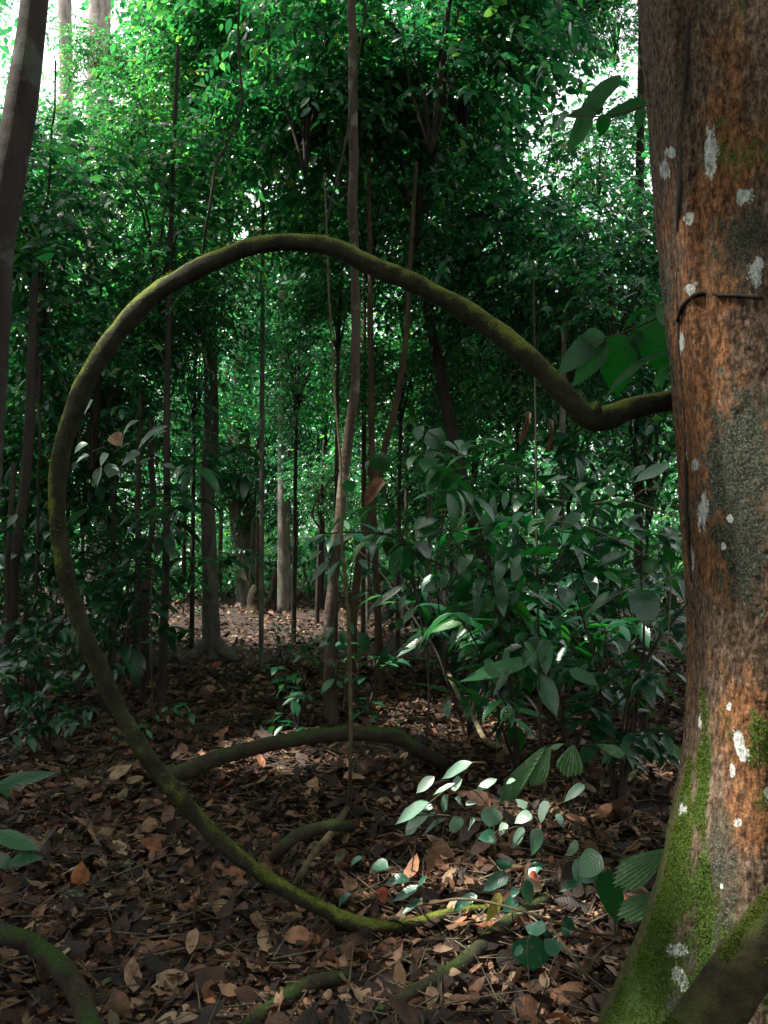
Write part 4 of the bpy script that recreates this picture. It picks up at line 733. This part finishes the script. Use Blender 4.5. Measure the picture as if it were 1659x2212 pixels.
leafset([(460, 1328, 298, 1498, 60), (550, 1355, 468, 1455, 62), (555, 1300, 610, 1385, 50), (615, 1368, 742, 1522, 82), (832, 1450, 742, 1600, 34), (790, 1515, 795, 1600, 60), (970, 1475, 850, 1480, 30), (460, 1410, 340, 1460, 35), (470, 1700, 530, 1740, 40)], zC, 4.9, seed=15).build('foliage', M_SHRUB, T, base)
stemset([[(520, 1900), (540, 1650), (550, 1450), (556, 1300)], [(745, 1640), (760, 1560), (800, 1510)]], zC, 4.9, .004, T, base)
# left pale cluster
base = G(330, 1560); T = thing('pale_left_shrub', 'shrub with dusty pale leaves spreading level inside the left of the loop', 'shrub', base)
leafset([(600, 400, 475, 440, 38), (725, 425, 520, 480, 36), (720, 445, 590, 490, 34), (470, 545, 405, 590, 60), (605, 540, 505, 585, 70), (650, 565, 555, 600, 50), (385, 552, 305, 575, 50), (700, 590, 765, 602, 30), (560, 500, 470, 530, 36), (440, 600, 380, 690, 50), (400, 310, 340, 370, 45), (690, 440, 610, 470, 28), (820, 640, 840, 700, 40), (780, 610, 720, 640, 40), (500, 590, 455, 640, 55), (380, 500, 300, 520, 40)], zD, 4.6, seed=16).build('foliage', M_DUST, T, base)
stemset([[(660, 1700), (650, 1200), (690, 700), (640, 520), (500, 500), (330, 560)], [(640, 520), (740, 420)], [(690, 700), (760, 600)]], zD, 4.62, .004, T, base, B_DARK)
# random shrubs: right mass
RS = [(1010, 5.6, 0, 1.0, 'long-leaved shrub behind the corrugated-leaved shrub, right of the tilted dark trunk'), (1120, 4.9, 2, .82, 'tall arching shrub with narrow leaves below the thin straight vine'), (1230, 5.4, 0, 1.05, 'dense dark shrub right under the elbow of the liana'),
      (1330, 4.4, 1, 1.0, 'shadowy shrub pressed against the big orange trunk'), (1400, 5.6, 2, .85, 'tall dark shrub rising behind the left edge of the big trunk'), (1170, 6.8, 4, 1.2, 'broad-leaved shrub farther back in the right-hand thicket'), (1290, 7.2, 2, .95, 'tall leafy shrub at the back of the right-hand thicket'),
      (1060, 7.0, 1, 1.2, 'mid-height shrub around the foot of the tilted dark trunk'), (1380, 7.4, 0, 1.2, 'far shrub half hidden behind the shadowy one by the big trunk'), (960, 7.6, 4, 1.0, 'leafy shrub beyond the slender brown trunks')]
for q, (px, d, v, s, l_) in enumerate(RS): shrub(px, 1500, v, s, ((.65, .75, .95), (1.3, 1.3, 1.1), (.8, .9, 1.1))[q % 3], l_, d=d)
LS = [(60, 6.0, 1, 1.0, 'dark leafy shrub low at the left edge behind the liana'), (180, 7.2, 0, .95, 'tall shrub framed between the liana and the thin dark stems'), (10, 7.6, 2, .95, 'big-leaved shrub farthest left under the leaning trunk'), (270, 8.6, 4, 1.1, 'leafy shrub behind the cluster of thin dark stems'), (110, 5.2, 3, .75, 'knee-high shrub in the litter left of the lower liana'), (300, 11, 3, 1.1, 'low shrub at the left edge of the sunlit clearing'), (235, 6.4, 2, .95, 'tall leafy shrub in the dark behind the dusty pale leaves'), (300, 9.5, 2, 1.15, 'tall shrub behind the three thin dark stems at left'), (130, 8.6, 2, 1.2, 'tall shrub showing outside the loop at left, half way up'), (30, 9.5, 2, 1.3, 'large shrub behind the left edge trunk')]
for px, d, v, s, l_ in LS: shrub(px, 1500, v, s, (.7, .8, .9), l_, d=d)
r = np.random.default_rng(8)
for q in range(34):
    d = r.uniform(16, 20.5); px = -80 + 1620 * (q + r.uniform(-.4, .4)) / 33
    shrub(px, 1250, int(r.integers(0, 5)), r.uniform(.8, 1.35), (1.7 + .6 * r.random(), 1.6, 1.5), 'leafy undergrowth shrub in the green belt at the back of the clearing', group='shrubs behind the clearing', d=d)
for q in range(10):
    d = r.uniform(10, 14); px = (-60, 40, 130, 230, 900, 1010, 1110, 1200, 1300, 1400)[q]
    shrub(px, 1300, int(r.integers(0, 5)), r.uniform(.8, 1.2), (1.0, 1.05, 1.1), 'leafy shrub in the half-lit thicket on one side of the clearing', group='shrubs beside the clearing', d=d)
SEED = [(610, 1425, 6, .8, 'small bright seedling on the litter right of the grey tree roots'), (640, 1590, 6, .85, 'bushy little seedling just behind the low liana'), (600, 1445, 5, 1, 'tiny seedling below the roots of the grey tree'), (130, 1500, 6, 1.1, 'seedling with long leaves on the litter left of the liana'),
        (175, 1600, 5, 1.2, 'seedling with round spotted leaves left of the liana'), (320, 1600, 5, .9, 'lone dark seedling touching the right side of the liana'), (690, 1640, 5, .8, 'tiny plant at the crest of the low liana'), (850, 1625, 5, .9, 'small green plant at the right end of the low liana'), (560, 1245, 6, 1.2, 'fresh green plantlet beside the rotten stump'),
        (1010, 1480, 6, .9, 'small seedling at the foot of the broad ribbed shrub'), (1180, 1500, 6, 1.5, 'low spreading plant in deep shade under the right-hand shrubs'), (1270, 1440, 6, 1.6, 'low plant with rounded leaves close to the big trunk'), (700, 1480, 6, .8, 'low plant around the base of the tall pale tree'), (790, 1560, 6, 1.0, 'leafy seedling right of the tall pale tree base'), (400, 1330, 6, 1, 'low seedling at the left of the sunlit clearing')]
for px, py, v, s, l_ in SEED: shrub(px, py, v, s, (1.3, 1.4, 1.8), l_, name='seedling', cat='seedling')
base = G(30, 1780); T = thing('dark_corner_seedling', 'seedling with long dim leaves at the left edge, lower half', 'seedling', base)
leafset([(-20, 1705, 125, 1660, 26), (-30, 1690, 40, 1712, 22), (-20, 1800, 90, 1830, 28), (20, 1865, 85, 1840, 24), (-20, 1850, 40, 1872, 22)], ident, 2.9, seed=20, T=T_HI).build('foliage', M_SHRUB, T, base)
stemset([[(-10, 1960), (-15, 1800), (-20, 1700)]], ident, 2.9, .003, T, base)
# ------------------------------------------------------------------ single dead leaves
def dleaf(label, x0, y0, x1, y1, w, mat, conv=ident, d=None, curl=.6, name='fallen_leaf', T=T_BR, lift=.03, lean=(.85, .5), droop=.2):
    a, b = conv(x0, y0), conv(x1, y1)
    if d is None: p0, p1 = G(*a) + [0, 0, lift], G(*b) + [0, 0, lift * 1.4]
    else: p0, p1 = W(*a, d), W(*b, d)
    sc_ = (conv(100, 0)[0] - conv(0, 0)[0]) / 100; v = p1 - p0; L = np.linalg.norm(v); bf = Buf()
    nn = np.array([[.1, -lean[1], lean[0]]]); wd = w * sc_ * p0[1] / FPX / 2 * 1.3
    if d is None: L = min(L, .24); 
    leaves(bf, p0[None], v[None], nn, [L], [wd], droop=droop, fold=.1, T=T, curl=curl, wav=.02)
    return tag(bf.build(name, mat, None), label, 'leaf')
dleaf('large curled brown leaf standing up behind the glossy seedlings', 530, 930, 325, 1175, 120, M_BROWN, zA, d=3.25, curl=1.6)
dleaf('broad brown leaf folded beside the large curled one', 470, 900, 625, 1040, 120, M_BROWN, zA, d=3.3, curl=-1.2)
dleaf('ragged tan leaf with holes just below the large curled one', 680, 1240, 455, 1290, 100, M_TAN, zA, curl=.5)
dleaf('yellow drooping leaf hanging above the litter at lower right', 960, 1325, 850, 1620, 72, M_YEL, zA, d=2.86, curl=.5, name='hanging_leaf', lean=(.3, .9))
dleaf('bright red curled leaf at the lower end of the liana', -20, 1290, 40, 1420, 90, M_RED, zA, d=2.95, curl=1.0)
dleaf('small red leaf tucked under the brown curl at lower right', 1200, 1180, 1290, 1225, 70, M_RED, zA, d=3.0, curl=.9)
dleaf('orange curled leaf lying at the bottom left', 450, 1250, 612, 1262, 42, M_ORANGE, zE, curl=.7)
dleaf('pale tan oval leaf left of the liana end', 915, 1135, 1040, 1105, 58, M_TAN, zE, curl=.3)
dleaf('thin pale twisted leaf on the dark litter at lower left', 490, 1238, 600, 1155, 26, M_TAN, zE, curl=1.3)
dleaf('upright rusty leaf in the shade at lower left', 350, 985, 345, 885, 62, M_ORANGE, zE, d=3.1, curl=.5, lean=(.2, 1))
dleaf('red brown leaf under the middle of the rising liana', 940, 985, 1015, 890, 80, M_BROWN, zE, curl=.4)
dleaf('fresh green fallen leaf alone on the dark litter', 275, 1060, 386, 1088, 34, M_TEAL, zE, curl=.3)
dleaf('golden curled leaf at the bottom centre left', 1110, 1350, 1222, 1280, 55, M_TAN, zE, curl=1.0)
dleaf('wide orange brown leaf at the bottom centre', 1290, 1300, 1440, 1245, 62, M_ORANGE, zE, curl=.4)
dleaf('orange leaf right behind the liana at left', 985, 1370 / 1.0, 1100, 1340, 40, M_ORANGE, lambda x, y: (x * .2667, 1150 + y * .2667), curl=.4)
dleaf('small rusty leaf behind the spotted seedling at left', 535, 1425, 605, 1375, 50, M_ORANGE, lambda x, y: (x * .2667, 1150 + y * .2667), curl=.4)
dleaf('gold brown leaf lying left of the pale shining seedling', -30, 620, 130, 690, 70, M_TAN, zA, curl=.6)
dleaf('orange leaf behind the bushy little seedling', 230, 1960, 330, 1880, 70, M_ORANGE, zC, curl=.5)
dleaf('tan leaf lit on the litter beyond the brown trunks', 600, 1320, 700, 1340, 60, M_TAN, zC, curl=.3)
dleaf('huge curled brown dead leaf caught on the slanting brown trunk', 790, 330, 645, 515, 110, M_BROWN, zC, d=4.4, curl=1.7, name='caught_leaf', lean=(.4, .9))
dleaf('round pink-brown dead leaf resting on the dusty pale leaves at left', 480, 462, 530, 508, 55, M_TAN, zD, d=4.5, curl=.4, name='caught_leaf', lean=(.5, .8))
dleaf('crumpled dead leaf hanging left of the elbow of the liana', 1142, 888, 1124, 966, 22, M_DRY, d=4.6, curl=2.2, name='hanging_leaf', lean=(.1, 1))
dleaf('crumpled dead leaf hanging straight below the elbow of the liana', 1190, 905, 1188, 985, 18, M_DRY, d=4.6, curl=2.3, name='hanging_leaf', lean=(.1, 1))
